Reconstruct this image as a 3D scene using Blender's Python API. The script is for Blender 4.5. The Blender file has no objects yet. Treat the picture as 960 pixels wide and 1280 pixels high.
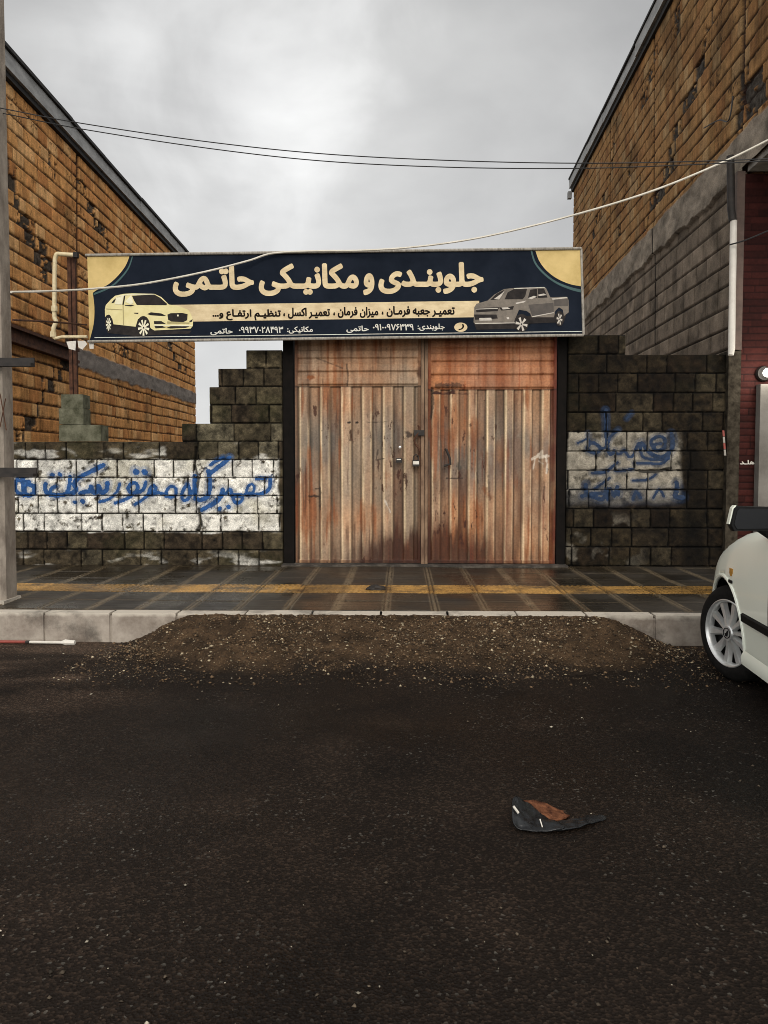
import bpy, bmesh, math, random
import numpy as np
from mathutils import Vector, Matrix

random.seed(7)
RNG = np.random.default_rng(11)
R = math.radians
SC = bpy.context.scene
COL = SC.collection

# ------------------------------------------------------------------ camera
PW, PH, F = 960.0, 1280.0, 924.0          # photograph size and focal length in its pixels
CAM_H = 1.45
PITCH, YAW = R(2.5), R(1.43)              # down, to the left
CX, CY = 480.0, 615.0                     # where the optical axis meets the picture
cam_d = bpy.data.cameras.new('camera')
cam = bpy.data.objects.new('camera', cam_d); COL.objects.link(cam)
cam.location = (0, 0, CAM_H)
cam.rotation_euler = (R(90) - PITCH, 0, YAW)
cam_d.sensor_fit = 'VERTICAL'; cam_d.sensor_height = 36.0; cam_d.sensor_width = 27.0
cam_d.lens = 36.0 * F / PH
cam_d.shift_y = -(PH / 2 - CY) / PH
cam_d.clip_start = 0.05; cam_d.clip_end = 3000
SC.camera = cam
CAM_ROT = cam.rotation_euler.to_matrix()
CAM_LOC = Vector((0, 0, CAM_H))

# ------------------------------------------------------------------ world, sun, exposure
SUN_EL, SUN_AZ = 30.0, 172.0              # azimuth clockwise from +Y
SC.view_settings.view_transform = 'Standard'
SC.view_settings.look = 'None'
SC.view_settings.gamma = 1.0
SC.view_settings.use_curve_mapping = False
SC.view_settings.exposure = 0.06
SC.cycles.filter_width = 0.95
world = bpy.data.worlds.new('World'); SC.world = world
world.use_nodes = True
wn, wl = world.node_tree.nodes, world.node_tree.links
wbg = wn['Background']
sky = wn.new('ShaderNodeTexSky'); sky.sky_type = 'NISHITA'; sky.sun_disc = False
sky.sun_elevation = R(SUN_EL); sky.sun_rotation = R(SUN_AZ)
tc = wn.new('ShaderNodeTexCoord')
mp = wn.new('ShaderNodeMapping'); mp.inputs['Scale'].default_value = (1.0, 1.0, 1.9)
mp.inputs['Location'].default_value = (0.45, 0.1, 0.2)
n1 = wn.new('ShaderNodeTexNoise'); n1.inputs['Scale'].default_value = 1.9
n1.inputs['Detail'].default_value = 7; n1.inputs['Roughness'].default_value = 0.5
n1.inputs['Distortion'].default_value = 0.35
wl.new(tc.outputs['Generated'], mp.inputs['Vector']); wl.new(mp.outputs[0], n1.inputs['Vector'])
cr = wn.new('ShaderNodeValToRGB')
cr.color_ramp.elements[0].position = 0.36; cr.color_ramp.elements[0].color = (4.5, 4.5, 4.5, 1)
cr.color_ramp.elements[1].position = 0.66; cr.color_ramp.elements[1].color = (7.0, 7.0, 6.92, 1)
wl.new(n1.outputs['Fac'], cr.inputs['Fac'])
sep = wn.new('ShaderNodeSeparateXYZ'); wl.new(tc.outputs['Generated'], sep.inputs[0])
mr = wn.new('ShaderNodeMapRange')          # the overcast is brighter low over the street
mr.inputs['From Min'].default_value = 0.05; mr.inputs['From Max'].default_value = 0.55
mr.inputs['To Min'].default_value = 1.32; mr.inputs['To Max'].default_value = 0.92
wl.new(sep.outputs['Z'], mr.inputs['Value'])
mx = wn.new('ShaderNodeMix'); mx.data_type = 'RGBA'; mx.inputs[0].default_value = 0.97
wl.new(sky.outputs[0], mx.inputs[6]); wl.new(cr.outputs[0], mx.inputs[7])
vm = wn.new('ShaderNodeVectorMath'); vm.operation = 'SCALE'
wl.new(mx.outputs[2], vm.inputs[0]); wl.new(mr.outputs[0], vm.inputs['Scale'])
# a thinner, brighter rift in the cloud high over the street
rift = wn.new('ShaderNodeVectorMath'); rift.operation = 'DOT_PRODUCT'
_d = Vector((-0.19, 0.862, 0.47)).normalized(); rift.inputs[1].default_value = _d
nrm = wn.new('ShaderNodeVectorMath'); nrm.operation = 'NORMALIZE'; wl.new(tc.outputs['Generated'], nrm.inputs[0])
n2 = wn.new('ShaderNodeTexNoise'); n2.inputs['Scale'].default_value = 5.5; n2.inputs['Detail'].default_value = 6; n2.inputs['Distortion'].default_value = 0.5
wl.new(tc.outputs['Generated'], n2.inputs['Vector']); wl.new(nrm.outputs[0], rift.inputs[0])
ra = wn.new('ShaderNodeMath'); ra.operation = 'MULTIPLY_ADD'; ra.inputs[1].default_value = 0.065; 
wl.new(n2.outputs['Fac'], ra.inputs[0]); wl.new(rift.outputs['Value'], ra.inputs[2])
rm = wn.new('ShaderNodeMapRange'); rm.interpolation_type = 'SMOOTHSTEP'
rm.inputs['From Min'].default_value = 1.006; rm.inputs['From Max'].default_value = 1.036; rm.inputs['To Min'].default_value = 1.0; rm.inputs['To Max'].default_value = 1.42
wl.new(ra.outputs[0], rm.inputs['Value'])
vm2 = wn.new('ShaderNodeVectorMath'); vm2.operation = 'SCALE'
wl.new(vm.outputs[0], vm2.inputs[0]); wl.new(rm.outputs[0], vm2.inputs['Scale'])
gl = wn.new('ShaderNodeVectorMath'); gl.operation = 'DOT_PRODUCT'; wl.new(nrm.outputs[0], gl.inputs[0])  # sky brightened around the sun behind the camera, added as fill
gl.inputs[1].default_value = (math.sin(R(SUN_AZ)) * math.cos(R(SUN_EL)), math.cos(R(SUN_AZ)) * math.cos(R(SUN_EL)), math.sin(R(SUN_EL)))
gm = wn.new('ShaderNodeMapRange'); gm.interpolation_type = 'SMOOTHSTEP'
gm.inputs['From Min'].default_value = -0.15; gm.inputs['From Max'].default_value = 1.0; gm.inputs['To Min'].default_value = 1.0; gm.inputs['To Max'].default_value = 2.7
wl.new(gl.outputs['Value'], gm.inputs['Value'])
vm3 = wn.new('ShaderNodeVectorMath'); vm3.operation = 'SCALE'
wl.new(vm2.outputs[0], vm3.inputs[0]); wl.new(gm.outputs[0], vm3.inputs['Scale'])
wl.new(vm3.outputs[0], wbg.inputs['Color'])
wbg.inputs['Strength'].default_value = 0.1

sun_d = bpy.data.lights.new('sun', 'SUN'); sun_d.energy = 1.5; sun_d.angle = R(30)
sun_d.color = (1.0, 0.93, 0.82)
sun = bpy.data.objects.new('sun', sun_d); COL.objects.link(sun)
sv = Vector((math.sin(R(SUN_AZ)) * math.cos(R(SUN_EL)), math.cos(R(SUN_AZ)) * math.cos(R(SUN_EL)), math.sin(R(SUN_EL))))
sun.rotation_euler = sv.to_track_quat('Z', 'Y').to_euler()
sun.location = (4, -6, 12)


# ------------------------------------------------------------------ helpers
def ray(px, py):
    return (CAM_ROT @ Vector(((px - CX) / F, (CY - py) / F, -1.0)))


def at(px, py, Y=None, Z=None):
    """measured point: the place where the photograph's pixel meets the depth Y or the height Z"""
    d = ray(px, py)
    t = (Y / d.y) if Y is not None else ((Z - CAM_H) / d.z)
    return CAM_LOC + d * t


def lin(r, g, b, k=1.0):
    f = lambda c: (c / 12.92 if c <= 0.04045 else ((c + 0.055) / 1.055) ** 2.4)
    return tuple(f(c / 255.0) * k for c in (r, g, b))


def tag(o, label=None, cat=None, group=None, kind=None):
    if label: o['label'] = label
    if cat: o['category'] = cat
    if group: o['group'] = group
    if kind: o['kind'] = kind
    return o


def empty(name, loc, label, cat, group=None, rz=0.0):
    o = bpy.data.objects.new(name, None); COL.objects.link(o)
    o.empty_display_size = 0.2
    o.location = loc; o.rotation_euler = (0, 0, rz)
    tag(o, label, cat, group)
    return o


def adopt(o, parent):
    if parent is not None:
        o.parent = parent
        bpy.context.view_layer.update()
        o.matrix_parent_inverse = parent.matrix_world.inverted()


def link(name, me, mat, parent=None, local=False):
    o = bpy.data.objects.new(name, me); COL.objects.link(o)
    if mat is not None: me.materials.append(mat)
    if parent is not None:
        if local: o.parent = parent
        else: adopt(o, parent)
    return o


class MB:
    """collects shapes and links them as one mesh object"""
    def __init__(s): s.bm = bmesh.new()

    def poly(s, pts):
        return s.bm.faces.new([s.bm.verts.new(Vector(p)) for p in pts])

    def hexa(s, p):   # 8 corners: bottom 4 ccw, top 4 ccw
        v = [s.bm.verts.new(Vector(q)) for q in p]
        for f in ((3, 2, 1, 0), (4, 5, 6, 7), (0, 1, 5, 4), (1, 2, 6, 5), (2, 3, 7, 6), (3, 0, 4, 7)):
            s.bm.faces.new([v[i] for i in f])
        return s

    def box(s, x0, x1, y0, y1, z0, z1, M=None):
        p = [(x0, y0, z0), (x1, y0, z0), (x1, y1, z0), (x0, y1, z0), (x0, y0, z1), (x1, y0, z1), (x1, y1, z1), (x0, y1, z1)]
        if M is not None: p = [M @ Vector(q) for q in p]
        return s.hexa(p)

    def prism(s, pts, d):   # planar polygon pushed along vector d
        d = Vector(d)
        a = [s.bm.verts.new(Vector(p)) for p in pts]
        b = [s.bm.verts.new(Vector(p) + d) for p in pts]
        n = len(a)
        s.bm.faces.new(a[::-1]); s.bm.faces.new(b)
        for i in range(n):
            s.bm.faces.new((a[i], a[(i + 1) % n], b[(i + 1) % n], b[i]))
        return s

    def tube(s, path, r, n=8, cap=True):
        path = [Vector(p) for p in path]
        rad = r if isinstance(r, (list, tuple)) else [r] * len(path)
        rings = []
        up = None
        for i, p in enumerate(path):
            t = (path[min(i + 1, len(path) - 1)] - path[max(i - 1, 0)]).normalized()
            if up is None:
                up = Vector((0, 0, 1)) if abs(t.z) < 0.9 else Vector((1, 0, 0))
            a = t.cross(up).normalized(); b = a.cross(t).normalized(); up = b
            rings.append([s.bm.verts.new(p + (a * math.cos(k * 2 * math.pi / n) + b * math.sin(k * 2 * math.pi / n)) * rad[i]) for k in range(n)])
        for i in range(len(rings) - 1):
            for k in range(n):
                s.bm.faces.new((rings[i][k], rings[i][(k + 1) % n], rings[i + 1][(k + 1) % n], rings[i + 1][k]))
        if cap:
            s.bm.faces.new(rings[0][::-1]); s.bm.faces.new(rings[-1])
        return s

    def lathe(s, prof, n=40, M=None, closed=False):   # profile (r, h) round local z
        M = M or Matrix()
        rings = []
        for r, h in prof:
            rings.append([s.bm.verts.new(M @ Vector((r * math.cos(k * 2 * math.pi / n), r * math.sin(k * 2 * math.pi / n), h))) for k in range(n)])
        m = len(rings)
        for i in range(m if closed else m - 1):
            a, b = rings[i], rings[(i + 1) % m]
            for k in range(n):
                s.bm.faces.new((a[k], a[(k + 1) % n], b[(k + 1) % n], b[k]))
        return s

    def disc(s, r, h, n=40, M=None):
        M = M or Matrix()
        s.bm.faces.new([s.bm.verts.new(M @ Vector((r * math.cos(k * 2 * math.pi / n), r * math.sin(k * 2 * math.pi / n), h))) for k in range(n)])
        return s

    def build(s, name, mat, parent=None, bevel=0.0, seg=1, smooth=False, local=False, jitter=0.0):
        if jitter:
            for v in s.bm.verts:
                v.co += Vector((random.uniform(-1, 1), random.uniform(-1, 1), random.uniform(-1, 1))) * jitter
        if bevel:
            es = [e for e in s.bm.edges if len(e.link_faces) == 2 and e.calc_face_angle(0) > R(25)]
            bmesh.ops.bevel(s.bm, geom=es, offset=bevel, segments=seg, affect='EDGES', clamp_overlap=True)
        bmesh.ops.recalc_face_normals(s.bm, faces=s.bm.faces)
        me = bpy.data.meshes.new(name); s.bm.to_mesh(me); s.bm.free()
        if smooth:
            me.polygons.foreach_set('use_smooth', [True] * len(me.polygons))
            try: me.set_sharp_from_angle(angle=R(38))
            except Exception: pass
        return link(name, me, mat, parent, local)


# ---- numpy noise
def _hash(ix, iy, seed):
    h = np.sin(ix * 127.1 + iy * 311.7 + seed * 74.7) * 43758.5453
    return h - np.floor(h)


def vnoise(x, y, seed=0):
    ix, iy = np.floor(x), np.floor(y)
    fx, fy = x - ix, y - iy
    fx = fx * fx * (3 - 2 * fx); fy = fy * fy * (3 - 2 * fy)
    a, b = _hash(ix, iy, seed), _hash(ix + 1, iy, seed)
    c, d = _hash(ix, iy + 1, seed), _hash(ix + 1, iy + 1, seed)
    return (a * (1 - fx) + b * fx) * (1 - fy) + (c * (1 - fx) + d * fx) * fy


def fbm(x, y, seed=0, oct=4, gain=0.5):
    s, a, t = 0.0, 1.0, 0.0
    for i in range(oct):
        s = s + a * vnoise(x * 2 ** i, y * 2 ** i, seed + i * 3.1); t += a; a *= gain
    return s / t


def sstep(a, b, x):
    t = np.clip((x - a) / (b - a), 0, 1)
    return t * t * (3 - 2 * t)


def mix3(A, B, f):
    A = np.asarray(A); B = np.asarray(B)
    return A * (1 - f[..., None]) + B * f[..., None]


def dist_poly(x, y, pts):
    """distance of every (x, y) to a polyline"""
    best = np.full(x.shape, 1e9)
    if len(pts) == 1:
        return np.hypot(x - pts[0][0], y - pts[0][1])
    for (ax, ay), (bx, by) in zip(pts[:-1], pts[1:]):
        dx, dy = bx - ax, by - ay
        L = dx * dx + dy * dy + 1e-12
        t = np.clip(((x - ax) * dx + (y - ay) * dy) / L, 0, 1)
        best = np.minimum(best, np.hypot(x - ax - t * dx, y - ay - t * dy))
    return best


def smooth_line(pts, n=6):
    """Catmull-Rom through the points"""
    if len(pts) < 3: return list(pts)
    P = [pts[0]] + list(pts) + [pts[-1]]
    out = []
    for i in range(1, len(P) - 2):
        p0, p1, p2, p3 = (np.array(P[i + k], float) for k in (-1, 0, 1, 2))
        for k in range(n):
            t = k / n
            out.append(tuple(0.5 * ((2 * p1) + (-p0 + p2) * t + (2 * p0 - 5 * p1 + 4 * p2 - p3) * t * t + (-p0 + 3 * p1 - 3 * p2 + p3) * t ** 3)))
    out.append(tuple(pts[-1]))
    return out


def grid_mesh(name, P, C, fmask=None, smooth=True):
    """P (nv, nu, 3) points, C (nv, nu, 3) surface colours"""
    nv, nu = P.shape[:2]
    idx = np.arange(nv * nu).reshape(nv, nu)
    q = np.stack([idx[:-1, :-1], idx[:-1, 1:], idx[1:, 1:], idx[1:, :-1]], -1).reshape(-1, 4)
    if fmask is not None: q = q[fmask.reshape(-1)]
    used = np.zeros(nv * nu, bool); used[q.reshape(-1)] = True
    remap = np.cumsum(used) - 1
    q = remap[q]
    V = P.reshape(-1, 3)[used]; CC = C.reshape(-1, 3)[used]
    me = bpy.data.meshes.new(name)
    me.vertices.add(len(V)); me.vertices.foreach_set('co', V.astype(np.float32).reshape(-1))
    me.loops.add(len(q) * 4); me.loops.foreach_set('vertex_index', q.astype(np.int32).reshape(-1))
    me.polygons.add(len(q))
    me.polygons.foreach_set('loop_start', np.arange(0, len(q) * 4, 4, dtype=np.int32))
    me.polygons.foreach_set('use_smooth', np.full(len(q), smooth))
    me.update(calc_edges=True)
    at_ = me.attributes.new('Col', 'FLOAT_COLOR', 'POINT')
    at_.data.foreach_set('color', np.concatenate([CC, np.ones((len(CC), 1))], 1).astype(np.float32).reshape(-1))
    return me


class Relief:
    """a rectangle of fine mesh: u right, v up, n out of the surface"""
    def __init__(s, O, U, V, lu, lv, step):
        s.O, s.U, s.V = Vector(O), Vector(U).normalized(), Vector(V).normalized()
        s.N = s.U.cross(s.V)
        s.nu, s.nv = int(lu / step) + 1, int(lv / step) + 1
        s.u, s.v = np.meshgrid(np.linspace(0, lu, s.nu), np.linspace(0, lv, s.nv))
        s.H = np.zeros_like(s.u); s.C = np.zeros(s.u.shape + (3,))
        s.lu, s.lv = lu, lv

    def uv(s, p):
        d = Vector(p) - s.O
        return d.dot(s.U), d.dot(s.V)

    def points(s, off=0.0):
        O, U, V, N = (np.array(a) for a in (s.O, s.U, s.V, s.N))
        return O + s.u[..., None] * U + s.v[..., None] * V + (s.H + off)[..., None] * N

    def build(s, name, mat, parent=None, fmask=None, off=0.0, C=None):
        return link(name, grid_mesh(name, s.points(off), s.C if C is None else C, fmask), mat, parent)


def joints(u, v, ch, lens, seed, v0=0.0, jit=0.15):
    """coursed masonry: block id noise, distance to the bed joint and to the head joint"""
    rng = np.random.default_rng(seed)
    row = np.floor((v - v0) / ch).astype(int)
    fv = (v - v0) / ch - row
    dh = np.minimum(fv, 1 - fv) * ch
    dv = np.full(u.shape, 9.0); bid = np.zeros(u.shape)
    umax = u.max()
    for r in np.unique(row):
        e = [-rng.random() * lens[0]]
        while e[-1] < umax + 1:
            e.append(e[-1] + rng.choice(lens) * (1 + jit * (rng.random() - 0.5)))
        e = np.array(e)
        m = row == r
        k = np.searchsorted(e, u[m]) - 1
        dv[m] = np.minimum(u[m] - e[k], e[k + 1] - u[m])
        bid[m] = rng.random(len(e) + 1)[k]
    return row, dh, dv, bid


# ------------------------------------------------------------------ materials
def mat_new(name):
    m = bpy.data.materials.new(name); m.use_nodes = True
    nt = m.node_tree
    return m, nt.nodes, nt.links, nt.nodes['Principled BSDF']


def tint(n, l, src, scale, lo, hi, coord, detail=6):
    """multiply a colour by fine noise between lo and hi"""
    nz = n.new('ShaderNodeTexNoise'); nz.inputs['Scale'].default_value = scale; nz.inputs['Detail'].default_value = detail
    l.new(coord, nz.inputs['Vector'])
    r_ = n.new('ShaderNodeMapRange'); r_.inputs['From Min'].default_value = 0.3; r_.inputs['From Max'].default_value = 0.7
    r_.inputs['To Min'].default_value = lo; r_.inputs['To Max'].default_value = hi
    l.new(nz.outputs['Fac'], r_.inputs['Value'])
    sc = n.new('ShaderNodeVectorMath'); sc.operation = 'SCALE'
    l.new(src, sc.inputs[0]); l.new(r_.outputs[0], sc.inputs['Scale'])
    return sc.outputs[0], nz.outputs['Fac']


def m_attr(name, rough=0.85, nscale=60, lo=0.75, hi=1.2, bump=0.3, bscale=90, spec=0.3, rlo=None, rscale=3.0, metallic=0.0):
    """surface colour from the mesh, broken up by fine grain"""
    m, n, l, b = mat_new(name)
    a = n.new('ShaderNodeAttribute'); a.attribute_name = 'Col'
    t = n.new('ShaderNodeTexCoord')
    c, f = tint(n, l, a.outputs['Color'], nscale, lo, hi, t.outputs['Object'])
    l.new(c, b.inputs['Base Color'])
    nz = n.new('ShaderNodeTexNoise'); nz.inputs['Scale'].default_value = bscale; nz.inputs['Detail'].default_value = 5
    l.new(t.outputs['Object'], nz.inputs['Vector'])
    bp = n.new('ShaderNodeBump'); bp.inputs['Strength'].default_value = bump; bp.inputs['Distance'].default_value = 0.01
    l.new(nz.outputs['Fac'], bp.inputs['Height']); l.new(bp.outputs[0], b.inputs['Normal'])
    b.inputs['Specular IOR Level'].default_value = spec
    b.inputs['Metallic'].default_value = metallic
    if rlo is None: b.inputs['Roughness'].default_value = rough
    else:
        n2 = n.new('ShaderNodeTexNoise'); n2.inputs['Scale'].default_value = rscale; n2.inputs['Detail'].default_value = 4
        l.new(t.outputs['Object'], n2.inputs['Vector'])
        r_ = n.new('ShaderNodeMapRange'); r_.inputs['From Min'].default_value = 0.38; r_.inputs['From Max'].default_value = 0.62
        r_.inputs['To Min'].default_value = rlo; r_.inputs['To Max'].default_value = rough
        l.new(n2.outputs['Fac'], r_.inputs['Value']); l.new(r_.outputs[0], b.inputs['Roughness'])
    return m


def m_noise(name, c1, c2, scale=8, rough=0.8, bump=0.2, bscale=60, metallic=0.0, spec=0.4, detail=6, lo=0.35, hi=0.65, stretch=None):
    """two surface colours mixed by noise"""
    m, n, l, b = mat_new(name)
    t = n.new('ShaderNodeTexCoord'); v = t.outputs['Object']
    if stretch:
        mp_ = n.new('ShaderNodeMapping'); mp_.inputs['Scale'].default_value = stretch
        l.new(v, mp_.inputs['Vector']); v = mp_.outputs[0]
    nz = n.new('ShaderNodeTexNoise'); nz.inputs['Scale'].default_value = scale; nz.inputs['Detail'].default_value = detail
    nz.inputs['Roughness'].default_value = 0.65
    l.new(v, nz.inputs['Vector'])
    r_ = n.new('ShaderNodeValToRGB')
    r_.color_ramp.elements[0].position = lo; r_.color_ramp.elements[0].color = (*c1, 1)
    r_.color_ramp.elements[1].position = hi; r_.color_ramp.elements[1].color = (*c2, 1)
    l.new(nz.outputs['Fac'], r_.inputs['Fac']); l.new(r_.outputs[0], b.inputs['Base Color'])
    b.inputs['Roughness'].default_value = rough; b.inputs['Metallic'].default_value = metallic
    b.inputs['Specular IOR Level'].default_value = spec
    if bump:
        n2 = n.new('ShaderNodeTexNoise'); n2.inputs['Scale'].default_value = bscale; n2.inputs['Detail'].default_value = 4
        l.new(t.outputs['Object'], n2.inputs['Vector'])
        bp = n.new('ShaderNodeBump'); bp.inputs['Strength'].default_value = bump; bp.inputs['Distance'].default_value = 0.006
        l.new(n2.outputs['Fac'], bp.inputs['Height']); l.new(bp.outputs[0], b.inputs['Normal'])
    return m


M = {}
M['block'] = m_attr('concrete_block', 0.9, 120, 0.55, 1.4, 0.7, 130, 0.15)
M['brick'] = m_attr('clay_brick', 0.9, 70, 0.72, 1.25, 0.5, 100, 0.1)
M['spray'] = m_attr('blue_spray_paint', 0.6, 60, 0.7, 1.25, 0.4, 130, 0.3)
M['gate'] = m_attr('rusted_painted_sheet', 0.7, 45, 0.8, 1.18, 0.25, 70, 0.3)
M['paving'] = m_attr('wet_paving', 0.6, 60, 0.55, 1.45, 0.18, 120, 0.5, rlo=0.16, rscale=1.3)
M['soil'] = m_attr('gravelly_soil', 0.95, 90, 0.6, 1.4, 1.0, 160, 0.15)
M['stone'] = m_attr('gravel_stones', 0.8, 60, 0.8, 1.2, 0.2, 100, 0.25)
M['concrete'] = m_noise('grey_concrete', (0.20, 0.185, 0.16), (0.33, 0.30, 0.26), 5, 0.9, 0.4, 60, spec=0.2)
M['pole'] = m_noise('pole_concrete', (0.16, 0.132, 0.106), (0.32, 0.275, 0.225), 9, 0.85, 0.5, 60, spec=0.2, detail=9, stretch=(1, 1, 0.45))
M['kerb'] = m_noise('kerb_stone', (0.19, 0.155, 0.125), (0.34, 0.295, 0.245), 6, 0.85, 0.45, 60, spec=0.3)
M['darksteel'] = m_noise('dark_steel', (0.012, 0.010, 0.009), (0.03, 0.024, 0.02), 9, 0.65, 0.15, spec=0.3)
M['ruststeel'] = m_noise('rusty_steel', (0.035, 0.016, 0.010), (0.10, 0.042, 0.022), 14, 0.8, 0.3, spec=0.2)
M['blackpost'] = m_noise('black_post_paint', (0.004, 0.0035, 0.003), (0.008, 0.006, 0.005), 9, 0.85, 0.15, spec=0.1)
M['coping'] = m_noise('sheet_coping', (0.20, 0.20, 0.195), (0.36, 0.36, 0.35), 3, 0.6, 0.1, spec=0.4, stretch=(1, 1, 3))
M['blackedge'] = m_noise('dark_edge_gap', (0.012, 0.012, 0.012), (0.03, 0.028, 0.026), 6, 0.8, 0.2)
M['cream_pipe'] = m_noise('cream_painted_pipe', (0.50, 0.40, 0.22), (0.66, 0.56, 0.36), 18, 0.5, 0.1)
M['white_pipe'] = m_noise('white_plastic_pipe', (0.52, 0.48, 0.42), (0.66, 0.62, 0.55), 5, 0.5, 0.05)
M['cable_black'] = m_noise('black_cable', (0.012, 0.012, 0.012), (0.022, 0.02, 0.02), 5, 0.6, 0)
M['cable_white'] = m_noise('pale_cable', (0.50, 0.46, 0.38), (0.66, 0.61, 0.52), 6, 0.5, 0)
M['redtile'] = m_attr('red_facade_tile', 0.75, 40, 0.8, 1.2, 0.15, 60, 0.12)


def m_asphalt():
    m, n, l, b = mat_new('wet_asphalt')
    t = n.new('ShaderNodeTexCoord'); v = t.outputs['Object']
    big = n.new('ShaderNodeTexNoise'); big.inputs['Scale'].default_value = 0.55; big.inputs['Detail'].default_value = 5
    l.new(v, big.inputs['Vector'])
    r1 = n.new('ShaderNodeValToRGB')
    r1.color_ramp.elements[0].position = 0.34; r1.color_ramp.elements[0].color = (0.0075, 0.0050, 0.0036, 1)
    r1.color_ramp.elements[1].position = 0.68; r1.color_ramp.elements[1].color = (0.0150, 0.0102, 0.0072, 1)
    l.new(big.outputs['Fac'], r1.inputs['Fac'])
    # aggregate: little stones of differing grey
    vo = n.new('ShaderNodeTexVoronoi'); vo.inputs['Scale'].default_value = 105
    l.new(v, vo.inputs['Vector'])
    hs = n.new('ShaderNodeSeparateColor'); l.new(vo.outputs['Color'], hs.inputs[0])
    r2 = n.new('ShaderNodeMapRange'); r2.inputs['From Min'].default_value = 0.55; r2.inputs['From Max'].default_value = 1.0
    r2.inputs['To Min'].default_value = 0.72; r2.inputs['To Max'].default_value = 2.3
    l.new(hs.outputs[0], r2.inputs['Value'])
    gt = n.new('ShaderNodeMath'); gt.operation = 'GREATER_THAN'; gt.inputs[1].default_value = 0.976
    l.new(hs.outputs[1], gt.inputs[0])
    pm = n.new('ShaderNodeTexNoise'); pm.inputs['Scale'].default_value = 1.3; pm.inputs['Detail'].default_value = 3
    l.new(v, pm.inputs['Vector'])
    pr = n.new('ShaderNodeMapRange'); pr.inputs['From Min'].default_value = 0.42; pr.inputs['From Max'].default_value = 0.6
    pr.inputs['To Min'].default_value = 0.0; pr.inputs['To Max'].default_value = 0.5
    l.new(pm.outputs['Fac'], pr.inputs['Value'])
    sp = n.new('ShaderNodeMath'); sp.operation = 'MULTIPLY'
    l.new(gt.outputs[0], sp.inputs[0]); l.new(pr.outputs[0], sp.inputs[1])
    ad = n.new('ShaderNodeMath'); ad.operation = 'ADD'
    l.new(r2.outputs[0], ad.inputs[0]); ad.inputs[1].default_value = 0.0
    sc = n.new('ShaderNodeVectorMath'); sc.operation = 'SCALE'
    l.new(r1.outputs[0], sc.inputs[0]); l.new(ad.outputs[0], sc.inputs['Scale'])
    # dusty gutter strip, painted wet sheen and a darker patch carried as mesh colour
    a = n.new('ShaderNodeAttribute'); a.attribute_name = 'Col'
    mul = n.new('ShaderNodeVectorMath'); mul.operation = 'MULTIPLY'
    l.new(sc.outputs[0], mul.inputs[0]); l.new(a.outputs['Color'], mul.inputs[1])
    fk = n.new('ShaderNodeMix'); fk.data_type = 'RGBA'; fk.inputs[7].default_value = (0.115, 0.105, 0.088, 1)   # pale chips in the mix
    l.new(sp.outputs[0], fk.inputs[0]); l.new(mul.outputs[0], fk.inputs[6])
    l.new(fk.outputs[2], b.inputs['Base Color'])
    rr = n.new('ShaderNodeMapRange'); rr.inputs['From Min'].default_value = 0.4; rr.inputs['From Max'].default_value = 0.62
    rr.inputs['To Min'].default_value = 0.36; rr.inputs['To Max'].default_value = 0.9
    l.new(big.outputs['Fac'], rr.inputs['Value']); l.new(rr.outputs[0], b.inputs['Roughness'])
    b.inputs['Specular IOR Level'].default_value = 0.12
    bn = n.new('ShaderNodeTexNoise'); bn.inputs['Scale'].default_value = 75; bn.inputs['Detail'].default_value = 3
    l.new(v, bn.inputs['Vector'])
    b1 = n.new('ShaderNodeBump'); b1.inputs['Strength'].default_value = 0.8; b1.inputs['Distance'].default_value = 0.006
    l.new(vo.outputs['Distance'], b1.inputs['Height'])
    b2 = n.new('ShaderNodeBump'); b2.inputs['Strength'].default_value = 0.6; b2.inputs['Distance'].default_value = 0.008
    l.new(bn.outputs['Fac'], b2.inputs['Height']); l.new(b1.outputs[0], b2.inputs['Normal'])
    l.new(b2.outputs[0], b.inputs['Normal'])
    return m


M['asphalt'] = m_asphalt()


def m_plainbrick():
    m, n, l, b = mat_new('coursed_brick')
    t = n.new('ShaderNodeTexCoord')
    mp_ = n.new('ShaderNodeMapping'); mp_.inputs['Rotation'].default_value = (R(90), 0, 0)
    l.new(t.outputs['Object'], mp_.inputs['Vector'])
    br = n.new('ShaderNodeTexBrick'); br.inputs['Scale'].default_value = 2.5
    br.inputs['Color1'].default_value = (0.36, 0.17, 0.06, 1); br.inputs['Color2'].default_value = (0.26, 0.115, 0.045, 1)
    br.inputs['Mortar'].default_value = (0.06, 0.035, 0.02, 1); br.inputs['Mortar Size'].default_value = 0.02
    l.new(mp_.outputs[0], br.inputs['Vector'])
    c, _ = tint(n, l, br.outputs[0], 20, 0.75, 1.2, t.outputs['Object'])
    l.new(c, b.inputs['Base Color']); b.inputs['Roughness'].default_value = 0.9
    return m


M['plainbrick'] = m_plainbrick()

# ------------------------------------------------------------------ main measures
ZP = 0.24            # pavement above the road
YK = 5.75            # kerb face
YW = 8.41            # face of the block walls
ZC = -0.02

# ------------------------------------------------------------------ ground and road
mb = MB(); mb.box(-400, 400, -200, 600, -0.6, -0.03)
tag(mb.build('ground', m_noise('bare_ground', (0.05, 0.042, 0.033), (0.09, 0.075, 0.06), 2, 0.95)), kind='structure')

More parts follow.
